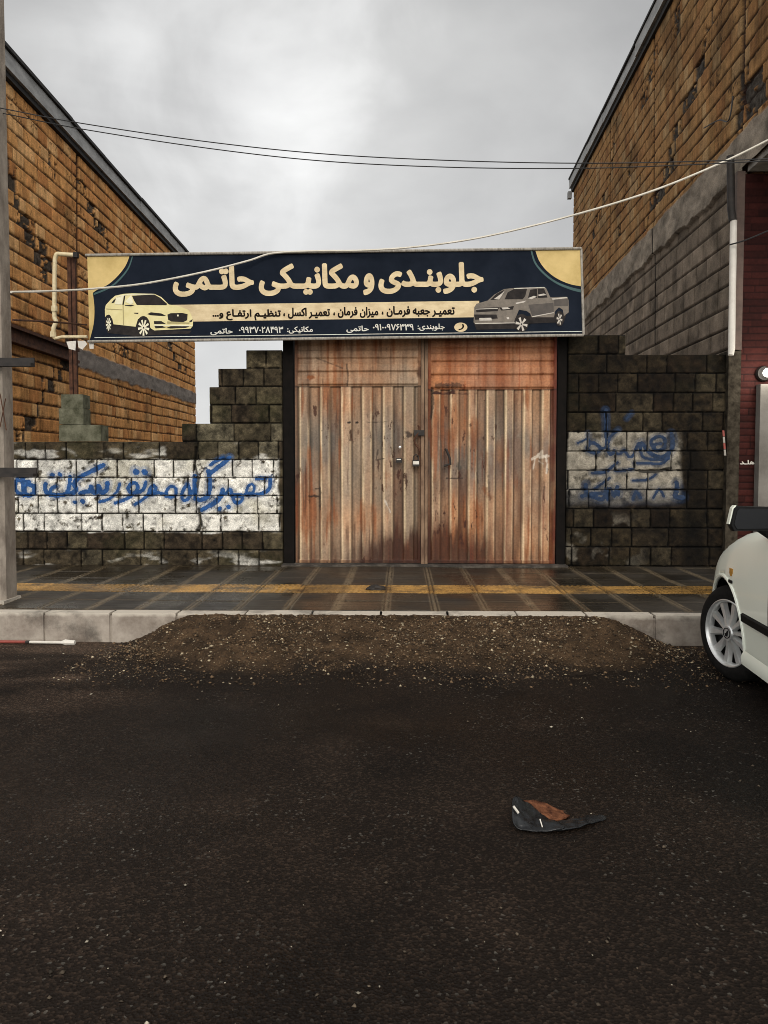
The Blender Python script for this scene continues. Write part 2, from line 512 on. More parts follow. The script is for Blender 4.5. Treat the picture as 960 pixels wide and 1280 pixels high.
rf = Relief((-14, -9, 0), (1, 0, 0), (0, 1, 0), 28, 14.76, 0.05)
x, y = rf.u - 14, rf.v - 9
rf.H = (fbm(x * 0.8, y * 0.8, 3) - 0.5) * 0.016 + (fbm(x * 6, y * 6, 5) - 0.5) * 0.004
k = np.ones_like(x)
dust_sheen = sstep(4.95, 5.6, y + (fbm(x * 1.3, y * 2.5, 9) - 0.5) * 1.0) * 1.4
dust_sheen += sstep(0.5, 0.7, fbm(x * 0.9 + 3, y * 3, 21)) * sstep(3.9, 4.8, y) * (1 - sstep(-2.2, -1.0, x)) * 2.6  # pale streak painted for the wet sheen in the left gutter
dark_patch = sstep(1.55, 1.25, np.hypot((x - 2.75) / 1.15, (y - 3.9) / 1.1) + (fbm(x * 1.2, y * 1.2, 13) - 0.5) * 0.25)  # darker patch of road by the car
k = (1 + dust_sheen) * (1 - 0.42 * dark_patch)
near = sstep(3.6, 2.2, y)
k *= 1 + 0.25 * near * (fbm(x * 1.5, y * 1.5, 31) - 0.2)
k *= 0.70 + 0.6 * fbm(x * 0.5, y * 2.2, 131, 5)
k *= 1 - 0.35 * sstep(0.6, 0.72, fbm(x * 1.1 + 4, y * 1.1, 151, 5))
k *= 1 + 0.5 * sstep(0.55, 0.75, fbm(x * 3 + 4, y * 3, 171, 5))
rf.C = k[..., None] * np.array([1.0, 0.97, 0.93])
tag(rf.build('road', M['asphalt']), kind='structure')

# ------------------------------------------------------------------ pavement
T = 0.403
pv = Relief((-9, YK + 0.13, ZP), (1, 0, 0), (0, 1, 0), 18, YW + 0.25 - YK - 0.13, 0.0125)
u = pv.u - 9 - (-1.0 + 0.06); v = pv.v
fu = (u / T) % 1.0; fv = (v / T) % 1.0
iu = np.floor(u / T); iv = np.floor(v / T)
du = np.minimum(fu, 1 - fu) * T; dv = np.minimum(fv, 1 - fv) * T
rid = _hash(iu, iv, 4)
wob = (fbm(u * 9, v * 9, 2) - 0.5) * 0.008
ridge = np.minimum(np.abs(du + wob - 0.030), np.abs(du + wob - 0.008))
base = np.array(lin(60, 53, 43)) * 0.45
C = base[None, None] * (0.55 + 0.9 * rid)[..., None] * (0.6 + 0.8 * fbm(u * 2.2, v * 3.2, 8))[..., None]
wet = fbm(u * 0.8 + 5, v * 5.0, 18)
C *= (0.75 + 0.6 * wet)[..., None]
groove = np.abs(((v / 0.1) % 1.0) - 0.5) < 0.09
C[groove] *= 0.72
# light mortar smear along the head joints
jl = sstep(0.045, 0.028, du + wob) * (0.55 + 0.6 * fbm(u * 4, v * 6, 40))
C = mix3(C, np.array(lin(128, 112, 88)) * 0.7, np.clip(jl, 0, 1) * 0.75)
jl2 = sstep(0.022, 0.008, dv) * (0.3 + 0.7 * fbm(u * 5, v * 3, 43)) * (iv != 2)
C = mix3(C, np.array(lin(118, 104, 84)) * 0.62, np.clip(jl2, 0, 1) * 0.6)
slot = sstep(0.007, 0.002, np.abs(du + wob - 0.018)) + sstep(0.006, 0.002, dv)
C *= (1 - 0.75 * np.clip(slot, 0, 1))[..., None]
# yellow tactile row
yr = (iv == 2)
yc = np.array(lin(202, 154, 82)) * 0.7
yy = mix3(np.broadcast_to(yc, C.shape), np.array(lin(104, 84, 58)) * 0.6, np.clip(fbm(u * 5, v * 9, 50, 5, 0.65) * 2.6 - 1.0, 0, 1))
yy *= (0.55 + 0.55 * _hash(iu, iv, 61) + 0.2 * sstep(-2.5, -4.0, pv.u - 9))[..., None]
jm = np.clip(1 - 0.6 * slot - 0.25 * jl, 0.1, 1)[..., None]
C = np.where(yr[..., None], yy * jm, C)
# grime and mud against the wall foot and by the gate
mud = sstep(2.05, 2.5, v + (fbm(u * 2, v * 2, 70) - 0.5) * 0.7) * 0.55
C = mix3(C, np.array(lin(58, 48, 34)) * 0.6, mud)
pv.C = C
pv.H = -0.012 * np.clip(slot, 0, 1) + (rid - 0.5) * 0.006 + (fbm(u * 1.2, v * 1.2, 77) - 0.5) * 0.02 + np.where(yr & (np.abs(((u / 0.05) % 1) - 0.5) < 0.3), 0.004, 0.0) - np.where(groove, 0.002, 0)
pav = pv.build('pavement', M['paving'])
tag(pav, kind='structure')

# kerb: stones 53 cm long
mb = MB()
x = -8.9
x0 = at(138, 800, Y=YK).x
x = x0 - 0.535 * 16
while x < 9:
    L = 0.535
    d = random.uniform(-0.006, 0.006); dz = random.uniform(-0.006, 0.004); tl = random.uniform(-0.004, 0.004)
    g = random.choice((0.004, 0.006, 0.010, 0.014))
    mb.hexa([(x + g, YK + d, -0.2), (x + L - g, YK + d + tl, -0.2), (x + L - g, YK + 0.125, -0.2), (x + g, YK + 0.125, -0.2),
             (x + g, YK + d + 0.006, ZP + dz), (x + L - g, YK + d + tl + 0.006, ZP + dz), (x + L - g, YK + 0.125, ZP + dz), (x + g, YK + 0.125, ZP + dz)])
    x += L
mb.box(-9, 9, YK + 0.02, YK + 0.12, -0.2, ZP - 0.03)
kn, kl = M['kerb'].node_tree.nodes, M['kerb'].node_tree.links
_b = kn['Principled BSDF']; _src = _b.inputs['Base Color'].links[0].from_socket
_tc = kn.new('ShaderNodeTexCoord'); _sp = kn.new('ShaderNodeSeparateXYZ'); kl.new(_tc.outputs['Object'], _sp.inputs[0])
_nz = kn.new('ShaderNodeTexNoise'); _nz.inputs['Scale'].default_value = 14; _nz.inputs['Detail'].default_value = 6; kl.new(_tc.outputs['Object'], _nz.inputs['Vector'])
_ma = kn.new('ShaderNodeMath'); _ma.operation = 'MULTIPLY_ADD'; _ma.inputs[1].default_value = 0.05; kl.new(_nz.outputs['Fac'], _ma.inputs[0]); kl.new(_sp.outputs['Z'], _ma.inputs[2])
_mr = kn.new('ShaderNodeMapRange'); _mr.inputs['From Min'].default_value = ZP - 0.012; _mr.inputs['From Max'].default_value = ZP + 0.014; kl.new(_ma.outputs[0], _mr.inputs['Value'])
_mx = kn.new('ShaderNodeMix'); _mx.data_type = 'RGBA'; _mx.inputs[7].default_value = (0.46, 0.41, 0.34, 1)
kl.new(_mr.outputs[0], _mx.inputs[0]); kl.new(_src, _mx.inputs[6])
# dark splashes low on the face
_n3 = kn.new('ShaderNodeTexNoise'); _n3.inputs['Scale'].default_value = 3.2; _n3.inputs['Detail'].default_value = 8; _n3.inputs['Roughness'].default_value = 0.7; kl.new(_tc.outputs['Object'], _n3.inputs['Vector'])
_m3 = kn.new('ShaderNodeMapRange'); _m3.inputs['From Min'].default_value = 0.50; _m3.inputs['From Max'].default_value = 0.66; _m3.inputs['To Min'].default_value = 1.0; _m3.inputs['To Max'].default_value = 0.45; kl.new(_n3.outputs['Fac'], _m3.inputs['Value'])
_v3 = kn.new('ShaderNodeVectorMath'); _v3.operation = 'SCALE'; kl.new(_mx.outputs[2], _v3.inputs[0]); kl.new(_m3.outputs[0], _v3.inputs['Scale'])
kl.new(_v3.outputs[0], _b.inputs['Base Color'])
tag(mb.build('kerb', M['kerb'], bevel=0.012, seg=2), kind='structure')

# ------------------------------------------------------------------ gravel ramp up the kerb
XL, XR = -2.35, 2.45
gr = Relief((XL, 4.75, 0), (1, 0, 0), (0, 1, 0), XR - XL, YK + 0.012 - 4.75, 0.0125)
gx, gy = gr.u + XL, gr.v + 4.75


def ramp_h(gx, gy):
    fr = 4.95 + 0.34 * (fbm(gx * 2.6, gx * 0 + 0.5, 91, 5) - 0.5) + 0.26 * np.clip(np.abs(gx + 0.05) - 1.1, 0, 2) ** 1.4
    t = np.clip((gy - fr) / (YK - fr), 0, 1)
    side = sstep(-2.22, -1.56, gx + 0.15 * (fbm(gy * 4, gy * 0, 3) - 0.5)) * sstep(2.18, 1.5, gx + 0.15 * (fbm(gy * 4, gy * 0 + 4, 8) - 0.5))
    h = 0.235 * (0.55 * t + 0.45 * t ** 0.6) * side
    return h + ((fbm(gx * 5, gy * 5, 12) - 0.5) * 0.05 + (fbm(gx * 1.7, gy * 1.7, 112) - 0.55) * 0.08) * side * sstep(0, 0.2, t) * (1 - sstep(0.85, 1, t)) - 0.004


gr.H = ramp_h(gx, gy) + (fbm(gx * 24, gy * 24, 17, 5, 0.7) - 0.5) * 0.028
gr.H = np.where((gr.v < 0.02) | (gr.u < 0.02) | (gr.u > gr.lu - 0.02), -0.02, gr.H)
c1 = np.array(lin(92, 72, 52)) * 0.6
gc = c1[None, None] * (2.0 * fbm(gx * 7, gy * 7, 33, 6, 0.75) ** 1.3)[..., None]
gr.C = mix3(gc, np.array(lin(46, 37, 29)) * 0.5, sstep(0.085, 0.004, ramp_h(gx, gy) + (fbm(gx * 6, gy * 6, 63, 5) - 0.5) * 0.10))
GR = tag(gr.build('gravel_ramp', M['soil']), 'brown earth and gravel heaped as a ramp against the kerb', 'gravel heap', kind='stuff')


def stones(name, pts, sizes, cols, mat):
    """many small angular stones in one mesh"""
    base = np.array([[1, 0, 0], [-1, 0, 0], [0, 1, 0], [0, -1, 0], [0, 0, 1], [0, 0, -1]], float)
    fc = np.array([[0, 2, 4], [2, 1, 4], [1, 3, 4], [3, 0, 4], [2, 0, 5], [1, 2, 5], [3, 1, 5], [0, 3, 5]])
    n = len(pts)
    V = base[None] * (0.65 + 0.7 * RNG.random((n, 6, 1)))
    V += (RNG.random((n, 6, 3)) - 0.5) * 0.5
    V *= sizes[:, None, None] * np.stack([0.8 + 0.7 * RNG.random(n), 0.8 + 0.5 * RNG.random(n), 0.45 + 0.4 * RNG.random(n)], -1)[:, None, :]
    a = RNG.random(n) * 6.283
    ca, sa = np.cos(a)[:, None], np.sin(a)[:, None]
    V = np.stack([V[..., 0] * ca - V[..., 1] * sa, V[..., 0] * sa + V[..., 1] * ca, V[..., 2]], -1) + pts[:, None, :]
    q = (fc[None] + (np.arange(n) * 6)[:, None, None]).reshape(-1, 3)
    me = bpy.data.meshes.new(name)
    me.vertices.add(n * 6); me.vertices.foreach_set('co', V.astype(np.float32).reshape(-1))
    me.loops.add(len(q) * 3); me.loops.foreach_set('vertex_index', q.astype(np.int32).reshape(-1))
    me.polygons.add(len(q)); me.polygons.foreach_set('loop_start', np.arange(0, len(q) * 3, 3, dtype=np.int32))
    me.update(calc_edges=True)
    at_ = me.attributes.new('Col', 'FLOAT_COLOR', 'POINT')
    cc = np.repeat(np.concatenate([cols, np.ones((n, 1))], 1), 6, 0)
    at_.data.foreach_set('color', cc.astype(np.float32).reshape(-1))
    return link(name, me, mat)


n = 46000
sx = XL + RNG.random(n) * (XR - XL); sy = 4.50 + RNG.random(n) ** 0.8 * (YK - 4.51)
hz = ramp_h(sx, sy)
keep = (hz > 0.004) | (RNG.random(n) < 0.30 * sstep(4.5, 4.95, sy))
dens = fbm(sx * 2.2, sy * 2.2, 44)
keep &= RNG.random(n) < 0.35 + 0.65 * sstep(0.3, 0.6, dens)
sx, sy, hz = sx[keep], sy[keep], np.maximum(hz[keep], 0.0)
sz = 0.0028 + 0.0105 * RNG.random(len(sx)) ** 5
tone = RNG.random((len(sx), 1))
cols = np.array(lin(112, 90, 66)) * 0.6 * (0.25 + 1.5 * tone ** 2)
lt = RNG.random(len(sx)) < 0.10
cols[lt] = np.array(lin(206, 188, 156)) * (0.25 + 0.55 * RNG.random((lt.sum(), 1)))
tag(stones('ramp_stones', np.stack([sx, sy, hz + 0.003], -1), sz, cols, M['stone']), 'loose pale and brown stones strewn over the earth ramp', 'gravel', kind='stuff')

n = 15000
sx = -3.4 + RNG.random(n) * 7.0; sy = 1.5 + RNG.random(n) ** 0.8 * 4.1
keep = RNG.random(n) < (sstep(0.42, 0.7, fbm(sx * 1.1, sy * 1.1, 66)) * 0.7 + 0.12 + 0.5 * sstep(5.0, 5.5, sy)) * (0.35 + 0.65 * sstep(2.9, 2.3, sy) + 0.6 * sstep(4.4, 5.0, sy))
sx, sy = sx[keep], sy[keep]
sz = 0.0016 + 0.0060 * RNG.random(len(sx)) ** 5
cols = np.array(lin(105, 92, 76)) * 0.5 * (0.3 + 1.2 * RNG.random((len(sx), 1)) ** 2)
lt = RNG.random(len(sx)) < 0.11
cols[lt] = np.array(lin(190, 180, 160)) * (0.4 + 0.5 * RNG.random((lt.sum(), 1)))
tag(stones('loose_grit', np.stack([sx, sy, 0 * sx + 0.003], -1), sz, cols, M['stone']), 'fine grit scattered on the dark wet road', 'grit', kind='stuff')

# ------------------------------------------------------------------ concrete block walls
def block_wall(rl, ch, v0, lens, seed, dark):
    row, dh, dv, bid = joints(rl.u, rl.v + 0.0, ch, lens, seed, v0, 0.10)
    u, v = rl.u, rl.v
    w1 = (fbm(u * 22, v * 22, seed) - 0.5) * 0.012
    d = np.minimum(dh, dv) + w1
    j = sstep(0.0095, 0.004, d)                                   # open, dark joint
    edge = sstep(0.03, 0.008, d)
    bid2 = (bid * 7.31) % 1.0
    rough = fbm(u * 16, v * 16, seed + 2, 5, 0.62)
    rl.H = (bid - 0.5) * 0.012 + (rough - 0.5) * 0.018 - edge * 0.002 - j * 0.022
    b = np.array(lin(94, 84, 64)) * dark; b2 = np.array(lin(66, 54, 41)) * dark; b3 = np.array(lin(120, 111, 90)) * dark
    C = mix3(np.broadcast_to(b, u.shape + (3,)), b2, bid)
    C = mix3(C, b3, sstep(0.72, 0.95, bid2))
    st = fbm(u * 3, v * 6, seed + 5)
    C = C * np.clip(2.6 * rough ** 1.6 + 0.35 * (fbm(u * 55, v * 55, seed + 20) - 0.5), 0.08, 2)[..., None] * (0.5 + 1.0 * st)[..., None]
    green = sstep(0.5, 0.75, fbm(u * 1.6, v * 2.2, seed + 9)) * 0.22
    C = mix3(C, np.array(lin(78, 80, 46)) * dark, green)
    return j, rough, bid, C


def stroke_mask(rl, strokes, Y, width):
    m = np.zeros(rl.u.shape)
    wob = 0.75 + 0.5 * fbm(rl.u * 6, rl.v * 6, 5)
    for w, pts in strokes:
        q = [rl.uv(at(px, py, Y=Y)) for px, py in smooth_line(pts)]
        d = dist_poly(rl.u, rl.v, q)
        m = np.maximum(m, sstep(1.25, 0.75, d / (w * width * wob)))
    return m


CS = 5.486
S2 = lambda p: [(180 + a / CS, 560 + b / CS) for a, b in p]
S1 = lambda p: [(15 + a / CS, 560 + b / CS) for a, b in p]
S3 = lambda p: [(700 + a / CS, 500 + b / CS) for a, b in p]
left_strokes = [
    (1.0, S2([(866, 205), (866, 255), (850, 290), (800, 315), (720, 322), (640, 322), (596, 318)])),
    (1.0, S2([(772, 212), (800, 204), (832, 206)])),
    (0.8, S2([(700, 318), (712, 268), (738, 248), (758, 268), (748, 302), (722, 308)])),
    (0.9, S2([(608, 335), (640, 330), (676, 340), (660, 368), (632, 376), (612, 352)])),
    (0.9, S2([(600, 318), (598, 288), (582, 282), (568, 308), (548, 318)])),
    (1.3, S2([(540, 285), (528, 330), (488, 372), (440, 400), (396, 424)])),
    (1.0, S2([(516, 416), (522, 414)])), (1.0, S2([(578, 402), (584, 406)])),
    (1.15, S2([(442, 158), (450, 220), (446, 300), (428, 338), (390, 356), (352, 348)])),
    (1.15, S2([(446, 182), (500, 138), (545, 105), (586, 66)])),
    (0.9, S2([(458, 116), (490, 92), (545, 66)])),
    (1.1, S2([(346, 192), (344, 260), (348, 318), (356, 350)])),
    (0.95, S2([(300, 246), (272, 286), (258, 330), (272, 358), (300, 350), (318, 312), (306, 256)])),
    (0.9, S2([(152, 330), (158, 290), (188, 262), (220, 280), (216, 322), (180, 336), (150, 322), (100, 306), (58, 320), (36, 322)])),
    (0.9, S2([(30, 322), (38, 284), (64, 258), (84, 276), (66, 300), (30, 318), (6, 342)])),
    (1.6, S1([(848, 163), (854, 165)])), (1.6, S1([(906, 163), (912, 166)])),
    (0.85, S1([(958, 262), (944, 306), (900, 350), (846, 386)])),
    (1.0, S1([(918, 236), (906, 276), (878, 300), (838, 306)])),
    (1.0, S1([(812, 306), (796, 280), (816, 246), (848, 240), (862, 268), (846, 306), (790, 346), (706, 378)])),
    (0.8, S1([(740, 244), (722, 296), (672, 346), (600, 370)])),
    (1.2, S1([(656, 242), (648, 288), (612, 304), (594, 262), (588, 296), (556, 304), (542, 264), (534, 296), (506, 300), (470, 312)])),
    (1.1, S1([(482, 362), (490, 368)])), (0.9, S1([(428, 370), (436, 372)])),
    (1.3, S1([(626, 118), (560, 152), (490, 186), (444, 216), (428, 250), (440, 286), (404, 316)])),
    (1.1, S1([(398, 196), (396, 250), (380, 302), (346, 322), (280, 322), (244, 312), (230, 276), (232, 248)])),
    (0.9, S1([(262, 308), (272, 276), (302, 264)])),
    (1.2, S1([(272, 186), (278, 186)])), (1.2, S1([(326, 180), (332, 184)])),
    (1.1, S1([(152, 262), (154, 300), (126, 324), (96, 316), (88, 280), (106, 250), (140, 258)])),
    (1.2, S1([(72, 208), (78, 270), (80, 324)])), (1.1, S1([(34, 204), (26, 250), (28, 290), (60, 316)])),
    (1.0, S1([(120, 230), (60, 222), (20, 230)])),
]
right_strokes = [
    (1.15, S3([(314, 72), (318, 180), (320, 300), (344, 372), (372, 350)])),
    (0.8, S3([(492, 86), (456, 128)])), (1.0, S3([(396, 205), (346, 252), (326, 306)])),
    (1.0, S3([(190, 232), (196, 286), (238, 296), (276, 336), (236, 362), (186, 338), (204, 296)])),
    (0.7, S3([(122, 296), (180, 268)])), (0.8, S3([(276, 340), (330, 316)])),
    (0.9, S3([(372, 345), (404, 372), (440, 346), (474, 392), (506, 372), (542, 296), (562, 380), (610, 404), (690, 408), (742, 384)])),
    (1.0, S3([(640, 330), (624, 280), (676, 250), (718, 270), (712, 330), (660, 346), (642, 310), (690, 300)])),
    (1.3, S3([(762, 226), (774, 300), (754, 356), (700, 392), (636, 376), (592, 330), (560, 296)])),
    (0.9, S3([(742, 400), (690, 436), (600, 434), (506, 432)])),
    (0.9, S3([(222, 500), (310, 494), (352, 462), (394, 428)])), (0.8, S3([(380, 486), (440, 482), (502, 474)])),
    (0.8, S3([(500, 552), (596, 546), (656, 512)])),
    (0.8, S3([(338, 536), (290, 572), (236, 612)])),
    (1.3, S3([(176, 580), (184, 640), (240, 668), (296, 678), (318, 606)])), (1.2, S3([(150, 660), (230, 640), (300, 640)])),
    (1.1, S3([(326, 684), (344, 610), (372, 660), (392, 596), (402, 650)])),
    (0.9, S3([(500, 680), (520, 628), (552, 672)])), (0.9, S3([(640, 670), (678, 612), (712, 660)])),
    (1.5, S3([(798, 566), (802, 610), (790, 660), (840, 670)])),
]
black_strokes = [(0.8, S3([(546, 478), (560, 488), (650, 490), (746, 470)]))]

# left wall
zt = lambda py: CAM_H + (at(300, py, Y=YW).z - CAM_H)
x_r = at(353, 640, Y=YW).x
x_l = -5.6
CHL = 0.2075
topL = at(330, 437, Y=YW).z
wl_ = Relief((x_l, YW, ZP - 0.03), (1, 0, 0), (0, 0, 1), x_r - x_l, topL - ZP + 0.03, 0.008)
v0 = (topL - (ZP - 0.03)) % CHL
j, rough, bid, C = block_wall(wl_, CHL, v0, [0.235, 0.235, 0.235, 0.43], 21, 0.55)
X = wl_.u + x_l; Zz = wl_.v + ZP - 0.03
nrow = np.floor((topL - Zz) / CHL + 1e-6)          # 0 = top course
# whitewash band over courses 6..9
wob = (fbm(wl_.u * 5, wl_.v * 5, 3) - 0.5) * 0.06
zA, zB = topL - 6 * CHL, topL - 10 * CHL
ww = sstep(zA + 0.015, zA - 0.01, Zz + wob) * sstep(zB - 0.015, zB + 0.02, Zz - wob) * sstep(x_r - 0.02, x_r - 0.07, X + wob)
drip = sstep(0.62, 0.78, fbm(wl_.u * 3.5, wl_.v * 9, 8)) * sstep(zA + 0.26, zA + 0.02, Zz) * (Zz > zA) * 0.75
foot = sstep(0.55, 0.75, fbm(wl_.u * 4, wl_.v * 14, 28)) * sstep(ZP + 0.2, ZP + 0.03, Zz) * 0.55
cover = np.clip(ww * (1.3 - 1.25 * sstep(0.54, 0.72, fbm(wl_.u * 14, wl_.v * 14, 14, 5, 0.7)) - 0.35 * sstep(0.5, 0.75, fbm(wl_.u * 2.4, wl_.v * 3, 114))) + drip + foot, 0, 1)
cover *= np.where(j > 0.4, 0.12, 1.0)
wc = np.array((0.70, 0.67, 0.60))[None, None] * np.clip(0.05 + 1.75 * rough, 0.15, 1.15)[..., None] * (0.85 + 0.25 * bid)[..., None]
wc = mix3(wc, np.array(lin(150, 138, 84)) * 0.8, sstep(0.55, 0.72, fbm(wl_.u * 2.1, wl_.v * 3, 88)) * 0.3)
C = mix3(C, wc, cover)
mist = stroke_mask(wl_, left_strokes, YW, 0.046) * (0.35 + 0.5 * fbm(wl_.u * 8, wl_.v * 8, 60))
C = mix3(C, np.array((0.035, 0.11, 0.27))[None, None] * (0.4 + 1.1 * rough)[..., None], mist * 0.55)
C *= (1 - 0.9 * j)[..., None]
# one deep split below the writing
for pts in ([(245, 560), (243, 580), (247, 600), (244, 622)], [(663, 642), (661, 662)], [(248, 637), (251, 655), (246, 664)]):
    d = dist_poly(wl_.u, wl_.v, [wl_.uv(at(a, b, Y=YW)) for a, b in pts])
    c_ = sstep(0.025, 0.008, d + wob * 0.3); C *= (1 - 0.85 * c_)[..., None]; wl_.H -= 0.03 * c_
wl_.C = C
xs = lambda px: at(px, 520, Y=YW).x
step_x = [xs(307), xs(272), xs(261), xs(261), xs(226)]
top_row_of = lambda Xv: np.select([Xv > step_x[0], Xv > step_x[1], Xv > step_x[2], Xv > step_x[4]], [0, 1, 2, 4], 5)
keepv = nrow >= top_row_of(X)
fm = keepv[:-1, :-1] & keepv[1:, 1:] & keepv[1:, :-1] & keepv[:-1, 1:]
# sink the rim so that the face closes against the body behind
edge = ~(np.pad(fm, 1)[:-1, :-1] & np.pad(fm, 1)[1:, 1:] & np.pad(fm, 1)[1:, :-1] & np.pad(fm, 1)[:-1, 1:])
wl_.H = np.where(edge, -0.05, wl_.H)
lw = empty('block_wall', (x_r - 1.6, YW, ZP), 'low concrete block wall left of the gate, stepping up towards it, with a whitewashed band', 'wall', rz=0)
wl_.build('block_face', M['block'], lw, fmask=fm)
gm = stroke_mask(wl_, left_strokes, YW, 0.0205)
gfm = ((gm[:-1, :-1] + gm[1:, 1:] + gm[1:, :-1] + gm[:-1, 1:]) * 0.25 + (fbm(wl_.u * 40, wl_.v * 40, 6)[:-1, :-1] - 0.5) * 0.35 > 0.45) & fm & (j[:-1, :-1] < 0.75)
blue = mix3(np.broadcast_to(np.array((0.010, 0.065, 0.21)), C.shape), np.array((0.05, 0.15, 0.33)), np.clip(fbm(wl_.u * 9, wl_.v * 9, 19) * 2 - 0.75, 0, 1) * sstep(0.98, 0.5, gm))
blue = blue * (0.5 + 0.9 * rough)[..., None]
wl_.build('graffiti', M['spray'], lw, fmask=gfm, off=0.0035, C=blue * (1 - 0.85 * j)[..., None])
mb = MB()
bx = [(x_l, step_x[4], 5), (step_x[4], step_x[2], 4), (step_x[2], step_x[1], 2), (step_x[1], step_x[0], 1), (step_x[0], x_r, 0)]
for i, (a, b, r_) in enumerate(bx):
    mb.box(a + 0.004, b - 0.001, YW + 0.045, YW + 0.2, ZP - 0.2, topL - r_ * CHL - 0.006 + 0.0)
mb.build('wall_body', m_noise('block_body', (0.035, 0.03, 0.02), (0.09, 0.08, 0.058), 9, 0.95, 0.6, 60, spec=0.1), lw)

# right wall
x_rl = at(709, 600, Y=YW).x; x_rr = at(918, 600, Y=YW).x
topR = at(745, 418, Y=YW).z; CHR = 0.2175
wr = Relief((x_rl, YW, ZP - 0.03), (1, 0, 0), (0, 0, 1), x_rr - x_rl, topR - ZP + 0.03, 0.008)
j, rough, bid, C = block_wall(wr, CHR, (topR - ZP + 0.03) % CHR, [0.225, 0.225, 0.43], 47, 0.17)  # vignette darkness of this side put into the block colour
C = C * np.array([1.0, 0.90, 0.80])
X = wr.u + x_rl; Zz = wr.v + ZP - 0.03
nrow = np.floor((topR - Zz) / CHR + 1e-6)
wob = (fbm(wr.u * 5, wr.v * 5, 3) - 0.5) * 0.07
zA, zB = topR - 5 * CHR, topR - 9 * CHR + 0.1
xw = at(852, 570, Y=YW).x
ww = sstep(zA + 0.01, zA - 0.012, Zz + wob * 0.3) * sstep(zB - 0.08, zB + 0.10, Zz - wob * 1.5) * sstep(xw + 0.03, xw - 0.05, X + wob)
patch = sstep(0.52, 0.66, fbm(wr.u * 5 + 3, wr.v * 5, 23)) * sstep(topR - 9 * CHR, topR - 10 * CHR, Zz) * sstep(1.0, 0.5, wr.u) * 0.4
cover = np.clip(ww * (1.2 - 1.0 * sstep(0.48, 0.75, fbm(wr.u * 7, wr.v * 7, 14, 5, 0.6))) + patch, 0, 1) * np.where(j > 0.4, 0.1, 1)
C = mix3(C, np.array((0.29, 0.258, 0.205))[None, None] * (0.2 + 1.3 * rough)[..., None], cover * 0.9)
mist = stroke_mask(wr, right_strokes, YW, 0.045) * (0.35 + 0.6 * fbm(wr.u * 8, wr.v * 8, 60))
lowmist = sstep(0.09, 0.02, np.abs(Zz - at(760, 620, Y=YW).z) - 0.06 + wob) * sstep(at(860, 620, Y=YW).x + 0.02, at(850, 620, Y=YW).x - 0.1, X) * 0.3
C = mix3(C, np.array((0.012, 0.034, 0.08))[None, None] * (0.4 + 1.1 * rough)[..., None], np.maximum(mist, lowmist) * 0.6)
C *= (1 - 0.9 * j)[..., None]
# tarry run-off streak and rough render against the neighbour
tar = sstep(0.16, 0.08, np.abs(X - at(868, 600, Y=YW).x) + wob) * sstep(topR - 5 * CHR, topR - 6.5 * CHR, Zz + wob)
C *= (1 - 0.6 * tar)[..., None]
wr.C = C
xe = at(783, 430, Y=YW).x
keepv = ~((nrow < 1) & (X > xe))
fm = keepv[:-1, :-1] & keepv[1:, 1:] & keepv[1:, :-1] & keepv[:-1, 1:]
pd = np.pad(fm, 1)
wr.H = np.where(~(pd[:-1, :-1] & pd[1:, 1:] & pd[1:, :-1] & pd[:-1, 1:]), -0.05, wr.H)
rw = empty('block_wall', ((x_rl + x_rr) / 2, YW, ZP), 'darkened concrete block wall right of the gate, with a small faded whitewash patch', 'wall')
wr.build('block_face', M['block'], rw, fmask=fm)
gm = stroke_mask(wr, right_strokes, YW, 0.0175)
fz = (fbm(wr.u * 30, wr.v * 30, 6)[:-1, :-1] - 0.5)
gfm = ((gm[:-1, :-1] + gm[1:, 1:] + gm[1:, :-1] + gm[:-1, 1:]) * 0.25 + fz * 0.5 > 0.45) & fm & (j[:-1, :-1] < 0.75)
dk = np.array((0.005, 0.02, 0.055))
wr.build('graffiti', M['spray'], rw, fmask=gfm, off=0.0035, C=dk[None, None] * (0.5 + 0.9 * rough)[..., None] * (1 - 0.8 * j)[..., None])
gm = stroke_mask(wr, black_strokes, YW, 0.02)
gfm = ((gm[:-1, :-1] + gm[1:, 1:]) * 0.5 + fz * 0.3 > 0.45) & fm
bo = wr.build('graffiti', M['spray'], rw, fmask=gfm, off=0.0045, C=np.broadcast_to(np.array((0.02, 0.017, 0.012)), C.shape))
bo['label'] = 'short black paint stroke'
mb = MB()
mb.box(x_rl + 0.004, xe - 0.003, YW + 0.045, YW + 0.2, ZP - 0.2, topR - 0.006)
mb.box(xe - 0.003, x_rr, YW + 0.045, YW + 0.2, ZP - 0.2, topR - CHR - 0.006)
mb.build('wall_body', m_noise('vignette_block_body', (0.02, 0.016, 0.012), (0.05, 0.042, 0.032), 9, 0.95, 0.6, 60, spec=0.1), rw)

